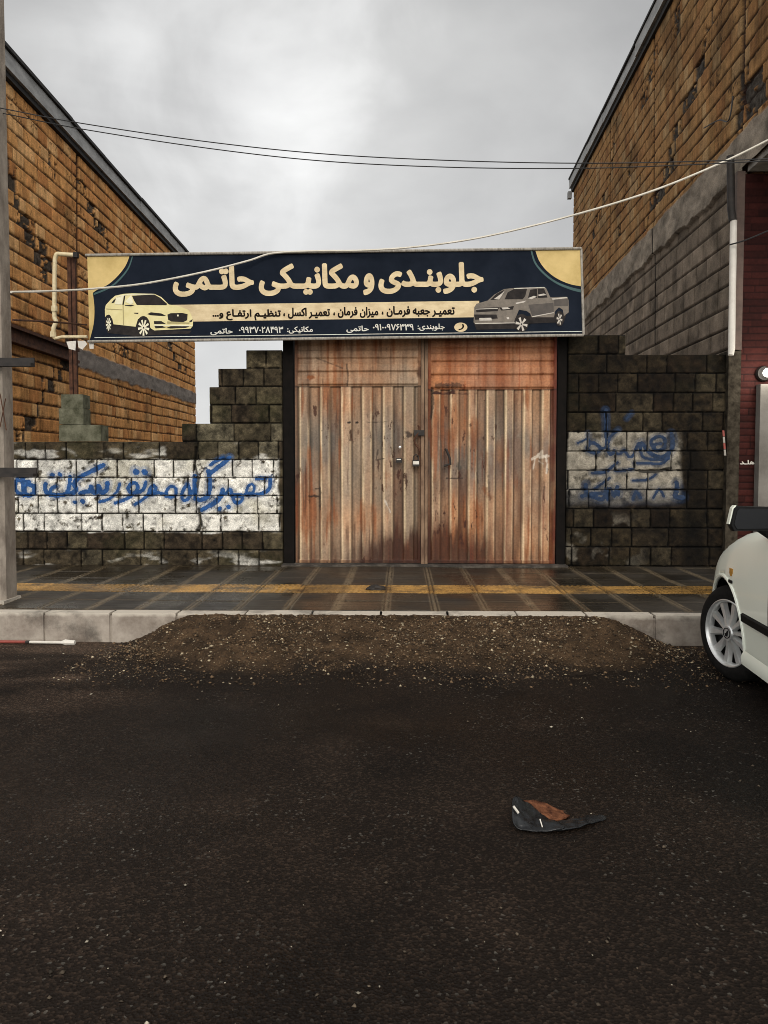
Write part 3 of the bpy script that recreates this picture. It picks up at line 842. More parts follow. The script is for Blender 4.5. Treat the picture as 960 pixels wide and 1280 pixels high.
# ------------------------------------------------------------------ brick buildings
def clay_wall(rl, seed, ch=0.2, tone=1.0, scars=(), lines=(), pale=None):
    """hollow clay blocks in bold courses with dark toothed scars"""
    u, v = rl.u, rl.v
    sag = (fbm(u * 0.7, v * 0.3, seed + 1) - 0.5) * 0.04
    row, dh, dv, bid = joints(u, v + sag, ch, [0.2, 0.25, 0.25, 0.13, 0.3], seed, 0.0, 0.2)
    w1 = (fbm(u * 18, v * 18, seed) - 0.5) * 0.016
    bed = sstep(0.0165, 0.009, dh + w1)
    head = sstep(0.008, 0.002, dv + w1 * 0.6) * (0.35 + 0.65 * (bid > 0.45))
    b2 = (bid * 5.77) % 1; b3 = (bid * 13.3) % 1
    A = np.array((0.42, 0.220, 0.088)); B = np.array((0.37, 0.170, 0.064)); D = np.array((0.47, 0.275, 0.130))
    C = mix3(np.broadcast_to(A, u.shape + (3,)), B, b2)
    C = mix3(C, D, sstep(0.7, 0.9, b3))
    C = mix3(C, np.array((0.30, 0.13, 0.05)), sstep(0.88, 0.95, b2) * 0.6)
    rib = 0.5 + 0.5 * np.cos(v / 0.033 * 6.283)
    g = fbm(u * 14, v * 14, seed + 4, 4, 0.6)
    st = fbm(u * 5, v * 1.2, seed + 8)
    C = C * np.array((1.0, 0.97, 0.86)) * (0.62 + 0.62 * g)[..., None] * (0.78 + 0.4 * st)[..., None] * (0.92 + 0.12 * rib)[..., None] * tone
    H = (bid - 0.5) * 0.006 + rib * 0.0015 + (g - 0.5) * 0.005
    sc = np.zeros_like(u)
    cw = 0.085; cu = np.floor(u / cw) * cw + cw / 2; cv = (row + 0.5) * ch
    for w, pts in [(w_ * 0.8, p_) for w_, p_ in scars]:
        jj = (_hash(np.floor(u / cw), row * 1.0, seed + 30) - 0.5) * 0.24
        d = dist_poly(cu + jj, cv, pts)
        sc = np.maximum(sc, (d + (fbm(u * 16, v * 16, seed + 33) - 0.5) * 0.12 < w * (0.45 + 0.8 * _hash(np.floor(u / cw), row * 1.0, seed + 31))).astype(float))
    sc2 = sc * sstep(0.30, 0.46, g + 0.08)
    mort = np.array((0.085, 0.065, 0.048))[None, None] * (0.25 + 1.2 * fbm(u * 22, v * 22, seed + 40))[..., None]
    C = np.where((sc2 > 0.3)[..., None], mort, C)
    H = np.where(sc2 > 0.3, -0.028 + (fbm(u * 20, v * 20, 4) - 0.5) * 0.05, H)
    H = H - bed * 0.016 - head * 0.008
    fine = fbm(u * 26, v * 2.5, seed + 60, 4, 0.7)
    C = C * (0.55 + 0.85 * fine)[..., None] * (1 - 0.4 * sstep(0.55, 0.75, fbm(u * 1.8, v * 1.8, seed + 61, 5)))[..., None]
    crk = np.abs(fbm(u * 3.2, v * 1.5, seed + 70, 5) - 0.5); ck = sstep(0.010, 0.003, crk) * sstep(0.5, 0.6, fbm(u * 1.2, v * 1.2, seed + 71))
    C = C * (1 - 0.75 * ck)[..., None]
    C = C * (1 - 0.9 * bed)[..., None] * (1 - 0.5 * head)[..., None]
    C = mix3(C, np.array((0.045, 0.02, 0.012)) * tone, bed * 0.4)
    for w, pts in lines:                       # vertical movement joints: rusty steel columns set in the wall
        d = dist_poly(u, v, pts)
        k_ = sstep(w, w * 0.6, d + w1)
        C = mix3(C, np.array((0.035, 0.017, 0.012)), k_); H = H - 0.035 * k_
    rl.H, rl.C = H, C
    return g


def wall_point(px, O, D):
    """depth along a vertical wall plane through O with direction D at picture column px"""
    d = ray(px, 500)
    # solve (0,0)+t*d.xy = O.xy + s*D.xy
    A = np.array([[d.x, -D.x], [d.y, -D.y]]); bb = np.array([O.x, O.y])
    t, s = np.linalg.solve(A, bb)
    return s


def on_wall(px, py, O, D):
    d = ray(px, py)
    A = np.array([[d.x, -D.x], [d.y, -D.y]])
    t, s = np.linalg.solve(A, np.array([O.x, O.y]))
    return CAM_LOC + d * t


# left building: side wall seen end-on from the street
LB0 = at(6, 500, Y=8.75); LB0.z = 0
LD = Vector((-0.042, 1, 0)).normalized()
Llen = wall_point(245, LB0, LD)
ZL = 6.02
lb = empty('brick_building', LB0, 'orange hollow brick building with grey roof edge, left of the empty lot', 'building')
lr = Relief(LB0, LD, (0, 0, 1), Llen, ZL, 0.0165)
luv = lambda L: [lr.uv(on_wall(px, py, LB0, LD)) for px, py in L]
scL = [(0.10, luv([(10, 205), (22, 250), (34, 290), (48, 322), (60, 350)])), (0.10, luv([(45, 290), (58, 330)])),
       (0.13, luv([(28, 545), (48, 512), (66, 480), (84, 452), (90, 425)])),
       (0.09, luv([(100, 225), (110, 255), (128, 290), (134, 310)])), (0.06, luv([(70, 375), (78, 415)])),
       (0.06, luv([(142, 430), (160, 440)])), (0.08, luv([(222, 425), (238, 480)])), (0.08, luv([(68, 208), (72, 220)])), (0.08, luv([(206, 420), (230, 470)]))]
lnL = [(0.055, luv([(97, 170), (97, 560)])), (0.05, luv([(188, 260), (190, 560)])), (0.02, luv([(240, 300), (243, 560)]))]
clay_wall(lr, 5, 0.182, 1.5, scL, lnL)
# grey concrete tie beam across the wall
zb0 = on_wall(105, 438, LB0, LD).z; zb1 = on_wall(105, 462, LB0, LD).z
bandw = (fbm(lr.u * 3, lr.v * 3, 90) - 0.5) * 0.12
u0 = lr.uv(on_wall(97, 440, LB0, LD))[0]
bm_ = sstep(zb1 - 0.02, zb1 + 0.02, lr.v + bandw) * sstep(zb0 + 0.02, zb0 - 0.02, lr.v + bandw * 0.6) * (lr.u > u0)
bcol = np.array((0.19, 0.165, 0.145))[None, None] * (0.5 + 1.0 * fbm(lr.u * 4, lr.v * 12, 91))[..., None]
lr.C = mix3(lr.C, bcol, bm_); lr.H = np.where(bm_ > 0.5, 0.012 + (fbm(lr.u * 9, lr.v * 9, 92) - 0.5) * 0.02, lr.H)
lr.H[:, -2:] = -0.16; lr.H[:, :1] = -0.16
lr.build('side_wall', M['brick'], lb)
LN = lr.N
p0, p1 = LB0, LB0 + LD * Llen
W = Vector((-7, 0, 0))
mb = MB(); q = lambda p, z: Vector((p.x, p.y, z))
a, b = p0 - LN * 0.14, p1 - LN * 0.14
mb.hexa([q(a, 0), q(b, 0), q(b + W, 0), q(a + W, 0), q(a, ZL), q(b, ZL), q(b + W, ZL), q(a + W, ZL)])
mb.build('building_body', M['plainbrick'], lb)
# metal roof edge: overhanging dark drip board and a pale sheet fascia, pieces lapped
mb = MB(); mk = MB(); x = -0.1; i = 0
while x < Llen:
    L = min((2.0, 1.3, 1.9)[i % 3], Llen + 0.1 - x); i += 1
    dz = (0.0, 0.012, 0.004)[i % 3]
    for (mm, n0, n1, z0, z1) in ((mb, -0.3, 0.085 + dz * 0.5, ZL + 0.05, ZL + 0.235 + dz), (mk, -0.3, 0.125, ZL + 0.24 + dz, ZL + 0.285 + dz)):
        A_, B_ = p0 + LD * x, p0 + LD * (x + L - 0.006)
        mm.hexa([q(A_ + LN * n0, z0), q(A_ + LN * n1, z0), q(B_ + LN * n1, z0), q(B_ + LN * n0, z0), q(A_ + LN * n0, z1), q(A_ + LN * n1, z1), q(B_ + LN * n1, z1), q(B_ + LN * n0, z1)])
    x += L
mb.build('roof_fascia', M['coping'], lb, bevel=0.006)
A_, B_ = p0 - LD * 0.1, p1
mk.hexa([q(A_ - LN * 0.3, ZL - 0.02), q(A_ + LN * 0.05, ZL - 0.02), q(B_ + LN * 0.05, ZL - 0.02), q(B_ - LN * 0.3, ZL - 0.02),
         q(A_ - LN * 0.3, ZL + 0.048), q(A_ + LN * 0.05, ZL + 0.048), q(B_ + LN * 0.05, ZL + 0.048), q(B_ - LN * 0.3, ZL + 0.048)])  # black strip standing in for the shadow gap under the fascia
mk.build('roof_edge', M['blackedge'], lb)
# rusty steel beam let into the wall by the street
A_ = on_wall(2, 402, LB0, LD); B_ = on_wall(91, 441, LB0, LD)
zt_ = (A_.z + B_.z) / 2; mb = MB()
for (n0, n1, z0, z1) in ((0.0, 0.10, -0.02, 0.02), (0.0, 0.04, -0.15, -0.02), (0.0, 0.10, -0.19, -0.15)):
    mb.hexa([q(A_ + LN * n0, zt_ + z0), q(A_ + LN * n1, zt_ + z0), q(B_ + LN * n1, zt_ + z0), q(B_ + LN * n0, zt_ + z0),
             q(A_ + LN * n0, zt_ + z1), q(A_ + LN * n1, zt_ + z1), q(B_ + LN * n1, zt_ + z1), q(B_ + LN * n0, zt_ + z1)])
mb.build('steel_beam', M['ruststeel'], lb)

# right building: taller, upper floor jutting out over the pavement
RB0 = at(925, 500, Y=8.41); RB0.z = 0
RD = Vector((0.042, 1, 0)).normalized()
Rlen = wall_point(714, RB0, RD); ZR = 8.1
far = RB0 + RD * Rlen; nearp = RB0 - RD * 1.7
rb = empty('brick_building', RB0, 'tall brown brick building with upper floor jutting over a red tiled shopfront, on the right', 'building')
ZB = on_wall(918, 176, RB0, RD).z
rr_ = Relief(far, -RD, (0, 0, 1), (nearp - far).length, ZR, 0.0175)
ruv = lambda L: [rr_.uv(on_wall(px, py, RB0, RD)) for px, py in L]
scR = [(0.10, ruv([(818, 75), (800, 130), (808, 110)])), (0.13, ruv([(878, 80), (866, 110), (845, 160), (838, 205), (830, 235), (808, 270)])),
       (0.08, ruv([(844, 20), (848, 50)])), (0.08, ruv([(893, 0), (880, 60)])), (0.09, ruv([(770, 150), (765, 210)])), (0.1, ruv([(812, 90), (806, 130)])),
       (0.09, ruv([(806, 205), (800, 225)])), (0.09, ruv([(760, 230), (742, 290), (736, 315)])), (0.08, ruv([(790, 190), (780, 250), (772, 300)])),
       (0.30, ruv([(936, 105), (950, 120)])), (0.14, ruv([(925, 130), (922, 160)]))]
lnR = [(0.05, ruv([(818, 40), (816, 430)])), (0.06, ruv([(763, 150), (762, 330)])), (0.06, ruv([(930, -20), (926, 180)]))]
g = clay_wall(rr_, 15, 0.207, 0.92, scR, lnR)
rr_.C *= np.array([0.88, 0.97, 1.08])
u, v = rr_.u, rr_.v
bw = (fbm(u * 2.5, v * 2.5, 95) - 0.5) * 0.18
band = sstep(ZB + 0.03, ZB - 0.03, v + bw * 0.5)
blk_row, dh, dvv, bb = joints(u, v, 0.25, [0.4, 0.4, 0.45], 77, 0.0, 0.1)
jb = np.maximum(sstep(0.014, 0.005, dh), sstep(0.011, 0.004, dvv))
grey = np.array((0.20, 0.158, 0.118))[None, None] * (0.15 + 1.4 * fbm(u * 5, v * 5, 96, 5, 0.6))[..., None] * (0.8 + 0.4 * bb)[..., None] * (1 - 0.92 * jb)[..., None]
beam = np.array((0.27, 0.225, 0.175))[None, None] * (0.05 + 1.6 * fbm(u * 3.5, v * 6, 97, 6, 0.65))[..., None]
lowc = mix3(beam, grey, sstep(ZB - 0.42, ZB - 0.50, v + bw))
lowH = np.where(v + bw < ZB - 0.46, -0.03 + (bb - 0.5) * 0.01 - jb * 0.03, 0.02 + (fbm(u * 7, v * 7, 98) - 0.5) * 0.03)
for w, pts in lnR[:1]:
    k_ = sstep(0.035, 0.02, dist_poly(u, v, pts)); lowc = mix3(lowc, np.array((0.02, 0.014, 0.01)), k_)
rr_.C = mix3(rr_.C, lowc, band); rr_.H = np.where(band > 0.5, lowH, rr_.H)
rr_.H[:, :2] = -0.16
ucut = (RB0 - far).length
zo = at(940, 185, Y=7.9).z
kv = ~((u > ucut) & (v < zo))
fm = kv[:-1, :-1] & kv[1:, 1:] & kv[1:, :-1] & kv[:-1, 1:]
rr_.build('side_wall', M['brick'], rb, fmask=fm)
RN = rr_.N
E_ = Vector((7, 0, 0))
mb = MB()
a, b = RB0 - RN * 0.14 + RD * 0.03, far - RN * 0.14
mb.hexa([q(a, 0), q(a + E_, 0), q(b + E_, 0), q(b, 0), q(a, ZR), q(a + E_, ZR), q(b + E_, ZR), q(b, ZR)])
a2 = nearp - RN * 0.14
mb.hexa([q(a2, zo + 0.02), q(a2 + E_, zo + 0.02), q(a + E_, zo + 0.02), q(a, zo + 0.02), q(a2, ZR), q(a2 + E_, ZR), q(a + E_, ZR), q(a, ZR)])
mb.build('building_body', M['plainbrick'], rb)
mb = MB()
mb.hexa([q(nearp - RN * 0.02, zo - 0.06), q(nearp + E_, zo - 0.06), q(RB0 + E_ - RD * 0.03, zo - 0.06), q(RB0 - RN * 0.02 - RD * 0.03, zo - 0.06), q(nearp - RN * 0.02, zo + 0.015), q(nearp + E_, zo + 0.015), q(RB0 + E_ - RD * 0.03, zo + 0.015), q(RB0 - RN * 0.02 - RD * 0.03, zo + 0.015)])
mb.build('overhang_slab', M['concrete'], rb)
mb = MB(); mk = MB(); x = -0.05; i = 0; TL = (nearp - far).length
while x < TL:
    L = min((2.1, 1.5, 2.4)[i % 3], TL - x); i += 1; dz = (0.0, 0.014, 0.006)[i % 3]
    A_, B_ = far - RD * x, far - RD * (x + L - 0.006)
    for (mm, n0, n1, z0, z1) in ((mb, -0.3, 0.085 + dz, ZR + 0.04, ZR + 0.23 + dz), (mk, -0.3, 0.12, ZR + 0.235 + dz, ZR + 0.275 + dz)):
        mm.hexa([q(A_ + RN * n0, z0), q(A_ + RN * n1, z0), q(B_ + RN * n1, z0), q(B_ + RN * n0, z0), q(A_ + RN * n0, z1), q(A_ + RN * n1, z1), q(B_ + RN * n1, z1), q(B_ + RN * n0, z1)])
    x += L
mb.build('roof_fascia', M['coping'], rb, bevel=0.006)
A_, B_ = far + RD * 0.05, nearp
mk.hexa([q(A_ - RN * 0.3, ZR - 0.05), q(A_ + RN * 0.05, ZR - 0.05), q(B_ + RN * 0.05, ZR - 0.05), q(B_ - RN * 0.3, ZR - 0.05), q(A_ - RN * 0.3, ZR + 0.038), q(A_ + RN * 0.05, ZR + 0.038), q(B_ + RN * 0.05, ZR + 0.038), q(B_ - RN * 0.3, ZR + 0.038)])  # black strip again painted as the shadow gap below the fascia
mk.build('roof_edge', M['blackedge'], rb)
# red tiled shopfront under the jutting floor
YF = 8.36
xa, xb = at(927, 400, Y=YF).x, 9.6
ft = Relief((xa, YF, ZP - 0.02), (1, 0, 0), (0, 0, 1), xb - xa, zo - 0.07 - ZP, 0.0125)
row, dh, dvv, bb = joints(ft.u, ft.v, 0.075, [0.26], 31, 0, 0.02)
jj = np.maximum(sstep(0.006, 0.002, dh), sstep(0.005, 0.002, dvv) * 0.8)
ft.C = np.array((0.034, 0.0075, 0.0055))[None, None] * (0.6 + 0.7 * bb)[..., None] * (1 - 0.7 * jj)[..., None] * (0.6 + 0.8 * fbm(ft.u * 3, ft.v * 3, 6))[..., None]
ft.H = -0.006 * jj + (bb - 0.5) * 0.003
ft.build('tiled_front', M['redtile'], rb)
mb = MB()
xp = at(918, 600, Y=8.37).x
mb.box(xp - 0.1, xa - 0.002, 8.345, 8.6, ZP - 0.1, topR - CHR + 0.02)
rp = mb.build('rendered_corner', m_noise('rough_render', (0.012, 0.009, 0.006), (0.055, 0.045, 0.032), 12, 0.95, 0.9, 40, spec=0.1), rb)
mb = MB(); xq = at(926, 300, Y=8.33).x
mb.box(xq - 0.05, xq + 0.035, 8.33, 8.42, topR - CHR + 0.03, zo - 0.07)
mb.build('corner_trim', m_noise('brown_trim', (0.07, 0.045, 0.035), (0.13, 0.085, 0.065), 6, 0.7, 0.1), rb)
mb = MB(); xq = at(948, 560, Y=8.27).x
mb.box(xq, xq + 0.34, 8.25, 8.352, ZP, at(950, 480, Y=8.25).z)
mb.build('pilaster', m_noise('pale_render', (0.11, 0.098, 0.084), (0.17, 0.155, 0.135), 3, 0.8, 0.2), rb)
# white downpipe ending above the block wall
P = [at(917, 276, Y=8.25), at(914.5, 436, Y=8.25), at(913.5, 444, Y=8.24)]
MB().tube(P, [0.036, 0.036, 0.03], 14).build('downpipe', M['white_pipe'], rb, smooth=True)
P = [at(913, 195, Y=8.27), at(914, 262, Y=8.26), at(916, 276, Y=8.25)]
MB().tube(P, 0.04, 10).build('downpipe', M['darksteel'], rb, smooth=True)
# a little rooftop spout at the far end
A_ = far + RN * 0.05
MB().box(A_.x - 0.09, A_.x + 0.0, A_.y - 0.06, A_.y + 0.06, ZR - 0.22, ZR - 0.055).build('gutter_spout', M['coping'], rb)

# ------------------------------------------------------------------ stuff fixed to things: writing helper
ISO, FIN, INI, MED = 0, 1, 2, 3
FORMS = {'ا': ('\uFE8D', '\uFE8E'), 'ب': ('\uFE8F', '\uFE90', '\uFE91', '\uFE92'), 'ت': ('\uFE95', '\uFE96', '\uFE97', '\uFE98'),
         'ج': ('\uFE9D', '\uFE9E', '\uFE9F', '\uFEA0'), 'ح': ('\uFEA1', '\uFEA2', '\uFEA3', '\uFEA4'), 'د': ('\uFEA9', '\uFEAA'),
         'ر': ('\uFEAD', '\uFEAE'), 'ز': ('\uFEAF', '\uFEB0'), 'س': ('\uFEB1', '\uFEB2', '\uFEB3', '\uFEB4'), 'ظ': ('\uFEC5', '\uFEC6', '\uFEC7', '\uFEC8'),
         'ع': ('\uFEC9', '\uFECA', '\uFECB', '\uFECC'), 'ف': ('\uFED1', '\uFED2', '\uFED3', '\uFED4'), 'ک': ('\uFB8E', '\uFB8F', '\uFB90', '\uFB91'),
         'ل': ('\uFEDD', '\uFEDE', '\uFEDF', '\uFEE0'), 'م': ('\uFEE1', '\uFEE2', '\uFEE3', '\uFEE4'), 'ن': ('\uFEE5', '\uFEE6', '\uFEE7', '\uFEE8'),
         'و': ('\uFEED', '\uFEEE'), 'ه': ('\uFEE9', '\uFEEA', '\uFEEB', '\uFEEC'), 'ی': ('\uFBFC', '\uFBFD', '\uFBFE', '\uFBFF'),
         'گ': ('\uFB92', '\uFB93', '\uFB94', '\uFB95'), 'ـ': ('ـ', 'ـ', 'ـ', 'ـ')}


def shape(txt):
    out = []
    for i, ch in enumerate(txt):
        if ch not in FORMS: out.append(ch); continue
        f = FORMS[ch]
        pv_ = i > 0 and txt[i - 1] in FORMS and len(FORMS[txt[i - 1]]) == 4
        nx = i + 1 < len(txt) and txt[i + 1] in FORMS and len(f) == 4
        k = MED if (pv_ and nx) else FIN if pv_ else INI if nx else ISO
        out.append(f[min(k, len(f) - 1)] if k != FIN else f[1])
    s = ''.join(out)[::-1]
    return s


def contours(txt, raw=False):
    """outline loops of a line of writing"""
    from mathutils.geometry import interpolate_bezier
    c = bpy.data.curves.new('txt', 'FONT'); c.body = txt if raw else shape(txt)
    o = bpy.data.objects.new('txt', c); COL.objects.link(o)
    dg = bpy.context.evaluated_depsgraph_get()
    cu = o.evaluated_get(dg).to_curve(dg, apply_modifiers=False)
    loops = []
    for sp in cu.splines:
        bp = sp.bezier_points; L = []
        for i in range(len(bp)):
            a, b = bp[i], bp[(i + 1) % len(bp)]
            L += [p_.to_2d() for p_ in interpolate_bezier(a.co, a.handle_right, b.handle_left, b.co, 6)[:-1]]
        Q = [L[0]]
        for p_ in L[1:]:
            if (p_ - Q[-1]).length > 1e-4: Q.append(p_)
        if (Q[0] - Q[-1]).length < 1e-4: Q.pop()
        if len(Q) > 2: loops.append(np.array([tuple(p_) for p_ in Q]))
    o.to_curve_clear(); bpy.data.objects.remove(o); bpy.data.curves.remove(c)
    return loops


def write(name, mat, parent, items, place, bold=0.0):
    """items: (text, x0, x1, y0, y1) boxes on the sign; place(px, py, layer) -> point.
    Outlines are filled row by row with the non-zero rule and thickened by 'bold'."""
    vs, fs = [], []
    for txt, x0, x1, y0, y1 in items:
        raw = txt[0] in '۰۱۲۳۴۵۶۷۸۹'
        LS = contours(txt, raw)
        al = np.concatenate(LS); lo, hi = al.min(0), al.max(0)
        A, B = [], []
        for L in LS:
            Q = np.stack([x0 + bold + (L[:, 0] - lo[0]) / (hi[0] - lo[0]) * (x1 - x0 - 2 * bold), y1 - bold - (L[:, 1] - lo[1]) / (hi[1] - lo[1]) * (y1 - y0 - 2 * bold)], -1)
            A.append(Q); B.append(np.roll(Q, -1, 0))
        A, B = np.concatenate(A), np.concatenate(B)

        def row(y):
            m = (A[:, 1] <= y) != (B[:, 1] <= y)
            if not m.any(): return []
            a, b = A[m], B[m]
            x = a[:, 0] + (y - a[:, 1]) / (b[:, 1] - a[:, 1]) * (b[:, 0] - a[:, 0])
            sg_ = np.where(b[:, 1] > a[:, 1], 1, -1)
            o = np.argsort(x); w = 0; out = []
            for k in o:
                if w == 0: st = x[k]
                w += sg_[k]
                if w == 0: out.append((st, x[k]))
            return out

        st_ = 0.2 if y1 - y0 > 25 else 0.12
        dys = [0.0] if bold == 0 else [-0.97 * bold, -0.7 * bold, -0.35 * bold, 0, 0.35 * bold, 0.7 * bold, 0.97 * bold]
        y = y0 + st_ / 2
        while y < y1:
            iv = []
            for d in dys:
                ex = math.sqrt(max(bold * bold - d * d, 0))
                iv += [(a - ex, b + ex) for a, b in row(y + d)]
            iv.sort(); mg = []
            for a, b in iv:
                if mg and a <= mg[-1][1]: mg[-1][1] = max(mg[-1][1], b)
                else: mg.append([a, b])
            for a, b in mg:
                k = len(vs)
                vs += [place(a, y + st_ / 2, 0), place(b, y + st_ / 2, 0), place(b, y - st_ / 2, 0), place(a, y - st_ / 2, 0)]
                fs.append((k, k + 1, k + 2, k + 3))
            y += st_
    me = bpy.data.meshes.new(name); me.from_pydata([tuple(v) for v in vs], [], fs); me.update()
    return link(name, me, mat, parent)


# small white writing on the red tiles
tw = lambda px, py, l: at(px, py, Y=YF - 0.012 - l)
write('painted_mark', M['white_pipe'], rb, [('هلـد', 925, 943, 575, 580.5)], tw, 0.25)

# lit lamp at the edge of the pilaster
lp = at(958.5, 466, Y=8.26)
wlamp = empty('wall_lamp', (lp.x, 8.34, lp.z), 'small lit white lamp on the red tiled front above the pale pilaster', 'lamp')
me_, ml, mnl, mb_ = mat_new('lamp_glow')
mb_.inputs['Emission Color'].default_value = (1, 0.95, 0.85, 1); mb_.inputs['Emission Strength'].default_value = 12
mb_.inputs['Base Color'].default_value = (0.9, 0.9, 0.85, 1)
MB().lathe([(0.001, 0.05), (0.032, 0.04), (0.048, 0.0), (0.036, -0.03), (0.02, -0.047)], 20, Matrix.Translation((lp.x, 8.245, lp.z)) @ Matrix.Rotation(R(90), 4, 'X')).build('lamp_bulb', me_, wlamp, smooth=True)
MB().lathe([(0.02, -0.05), (0.075, -0.06), (0.085, -0.098), (0.001, -0.098)], 20, Matrix.Translation((lp.x, 8.245, lp.z)) @ Matrix.Rotation(R(90), 4, 'X')).build('lamp_base', M['darksteel'], wlamp, smooth=True)
ld = bpy.data.lights.new('lamp_light', 'POINT'); ld.energy = 8; ld.shadow_soft_size = 0.05; ld.color = (1, 0.95, 0.85)
lo_ = bpy.data.objects.new('lamp_light', ld); COL.objects.link(lo_); lo_.location = (lp.x, 8.12, lp.z); adopt(lo_, wlamp)

# ------------------------------------------------------------------ gate
YG = 8.45
ZG1 = at(530, 415, Y=YG).z
gate = empty('metal_gate', (at(530, 705, Y=YG).x, YG, ZP), 'rusty double leaf gate of corrugated sheet metal, chained shut', 'gate')


def leaf(px0, px1, seed, warm, py_split):
    x0, x1 = at(px0, 560, Y=YG).x, at(px1, 560, Y=YG).x
    z0 = ZP + 0.025; zs = at((px0 + px1) / 2, py_split, Y=YG).z
    g = Relief((x0, YG, z0), (1, 0, 0), (0, 0, 1), x1 - x0, ZG1 - z0, 0.0075)
    u, v = g.u, g.v
    top = v > zs - z0
    w = g.lu
    nrib = 6 if warm < 0.5 else 7
    per = w / nrib
    f = ((u - 0.02) / per) % 1.0
    prof = sstep(0.09, 0.13, f) * sstep(0.60, 0.56, f)
    fh = ((v - (zs - z0)) / 0.15) % 1.0
    proh = sstep(0.1, 0.22, fh) * sstep(0.8, 0.68, fh)
    dent = (fbm(u * 2.2, v * 1.4, seed) - 0.5) * 0.018
    g.H = np.where(top, -0.028 + proh * 0.026, -0.045 + prof * 0.045) + dent + (fbm(u * 12, v * 5, seed + 1) - 0.5) * 0.004
    # colours
    fade = np.array(lin(170, 146, 120)) * 0.66; pale = np.array(lin(228, 202, 162)) * 0.80; rust = np.array(lin(146, 84, 44)) * 0.66
    brown = np.array(lin(112, 66, 38)) * 0.5; grey = np.array(lin(128, 118, 106)) * 0.6; orange = np.array(lin(192, 136, 90)) * 0.68
    sv_ = fbm(u * 7, v * 0.8, seed + 2); s2 = fbm(u * 24, v * 1.6, seed + 3); pz = fbm(u * 2.4, v * 2.0, seed + 4, 5)
    C = mix3(np.broadcast_to(fade, u.shape + (3,)), orange, np.clip(warm * 0.85 + (pz - 0.5) * 1.6, 0, 1))
    rib_highlight = np.exp(-((f - 0.145) / 0.055) ** 2) + 0.45 * np.exp(-((f - 0.55) / 0.045) ** 2)  # painted highlights along both edges of each rib
    C = mix3(C, brown, sstep(0.48, 0.66, sv_) * 0.65 * (1 - prof * 0.5))
    mid = np.exp(-((v - 1.25) / 0.42) ** 2)
    C = mix3(C, grey, np.clip(mid * sstep(0.35, 0.65, fbm(u * 3, v * 2, seed + 5)) * 1.0, 0, 0.8))
    C = mix3(C, pale, np.clip(rib_highlight * (0.1 + 1.3 * s2 * (0.4 + 1.2 * sv_)) * (~top), 0, 0.9))
    C *= (1 - 0.75 * (np.exp(-((f - 0.05) / 0.035) ** 2) + 0.9 * np.exp(-((f - 0.64) / 0.045) ** 2)) * (~top) * (0.4 + s2))[..., None]  # shade beside each rib painted into the sheet colour
    ribn = _hash(np.floor((u - 0.02) / per + 0.02), np.zeros_like(u), seed + 41)
    zone = np.where(top, 1.0, 0.80 + 0.26 * prof) * np.where(top, 1.0, 0.88 + 0.24 * ribn)  # pans painted darker than ribs as shading; tone also varies per rib
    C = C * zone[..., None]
    C = mix3(C, rust, sstep(0.56, 0.70, s2 * 0.6 + pz * 0.45) * 0.75)
    deep = np.array(lin(74, 36, 18)) * 0.5
    nearmid = sstep(1.15, 0.2, (w - u) if warm < 0.5 else u)
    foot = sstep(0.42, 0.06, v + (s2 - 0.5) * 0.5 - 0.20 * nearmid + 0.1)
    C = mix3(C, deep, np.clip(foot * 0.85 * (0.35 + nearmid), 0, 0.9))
    C = mix3(C, np.array(lin(120, 62, 30)) * 0.55, sstep(0.50, 0.66, fbm(u * 5, v * 2.4, seed + 57, 6, 0.7)) * (0.14 + 0.18 * warm))
    C = mix3(C, deep, sstep(0.66, 0.72, fbm(u * 22, v * 7, seed + 7, 5, 0.65)) * sstep(0.5, 0.62, fbm(u * 2.6, v * 2.0, seed + 17)) * 0.9)
    C = mix3(C, deep, sstep(0.60, 0.78, fbm(u * 34, v * 1.1, seed + 27)) * sstep(0.46, 0.62, fbm(u * 2.0, v * 1.5, seed + 37)) * 0.6)
    run = sstep(0.70, 0.80, fbm(u * 30, v * 0.9, seed + 8)) * 0.7 * warm
    C = mix3(C, np.array(lin(118, 44, 18)) * 0.55, run)
    if warm > 0.5:
        C = np.where(top[..., None], mix3(C, np.array(lin(178, 88, 40)) * 0.62, np.full(u.shape, 0.35)), C)
        C = mix3(C, np.array(lin(110, 34, 14)) * 0.6, sstep(0.10, 0.0, w - u) * sstep(0.35, 0.6, fbm(u * 6, v * 3, 2)) * 0.8)
        ed = np.abs(v - (zs - z0)) < 0.05
        C = mix3(C, deep, ed * sstep(0.5, 0.62, fbm(u * 7, v * 9, 6)) * sstep(0.7, 0.3, u))
    else:
        C = mix3(C, deep, sstep(0.2, 0.02, w - u) * sstep(0.4, 0.6, fbm(u * 6, v * 6, 12)) * top * 0.8)
    seam = np.exp(-((v - (zs - z0)) / 0.010) ** 2)
    C *= (1 - 0.75 * seam)[..., None]
    C *= (0.62 + 0.7 * fbm(u * 26, v * 2.2, seed + 11))[..., None]; C *= np.array((1.0, 1.0, 1.02)) * np.where(top, 1.25, 1.16)[..., None]
    bdr = np.minimum(np.minimum(u, w - u), v) < 0.035
    C[bdr] *= np.array((0.62, 0.5, 0.42)); g.H = np.where(bdr, 0.004, g.H)
    # scratches and stains
    def mark(pts, wd, col, s=1.0):
        nonlocal C
        q_ = [g.uv(at(a, b, Y=YG)) for a, b in pts]
        C = mix3(C, np.array(col), sstep(wd, wd * 0.35, dist_poly(u, v, q_) + (s2 - 0.5) * wd + (fbm(u * 40, v * 40, 3) - 0.5) * wd * 1.5) * s)
    dk = (0.02, 0.011, 0.007)
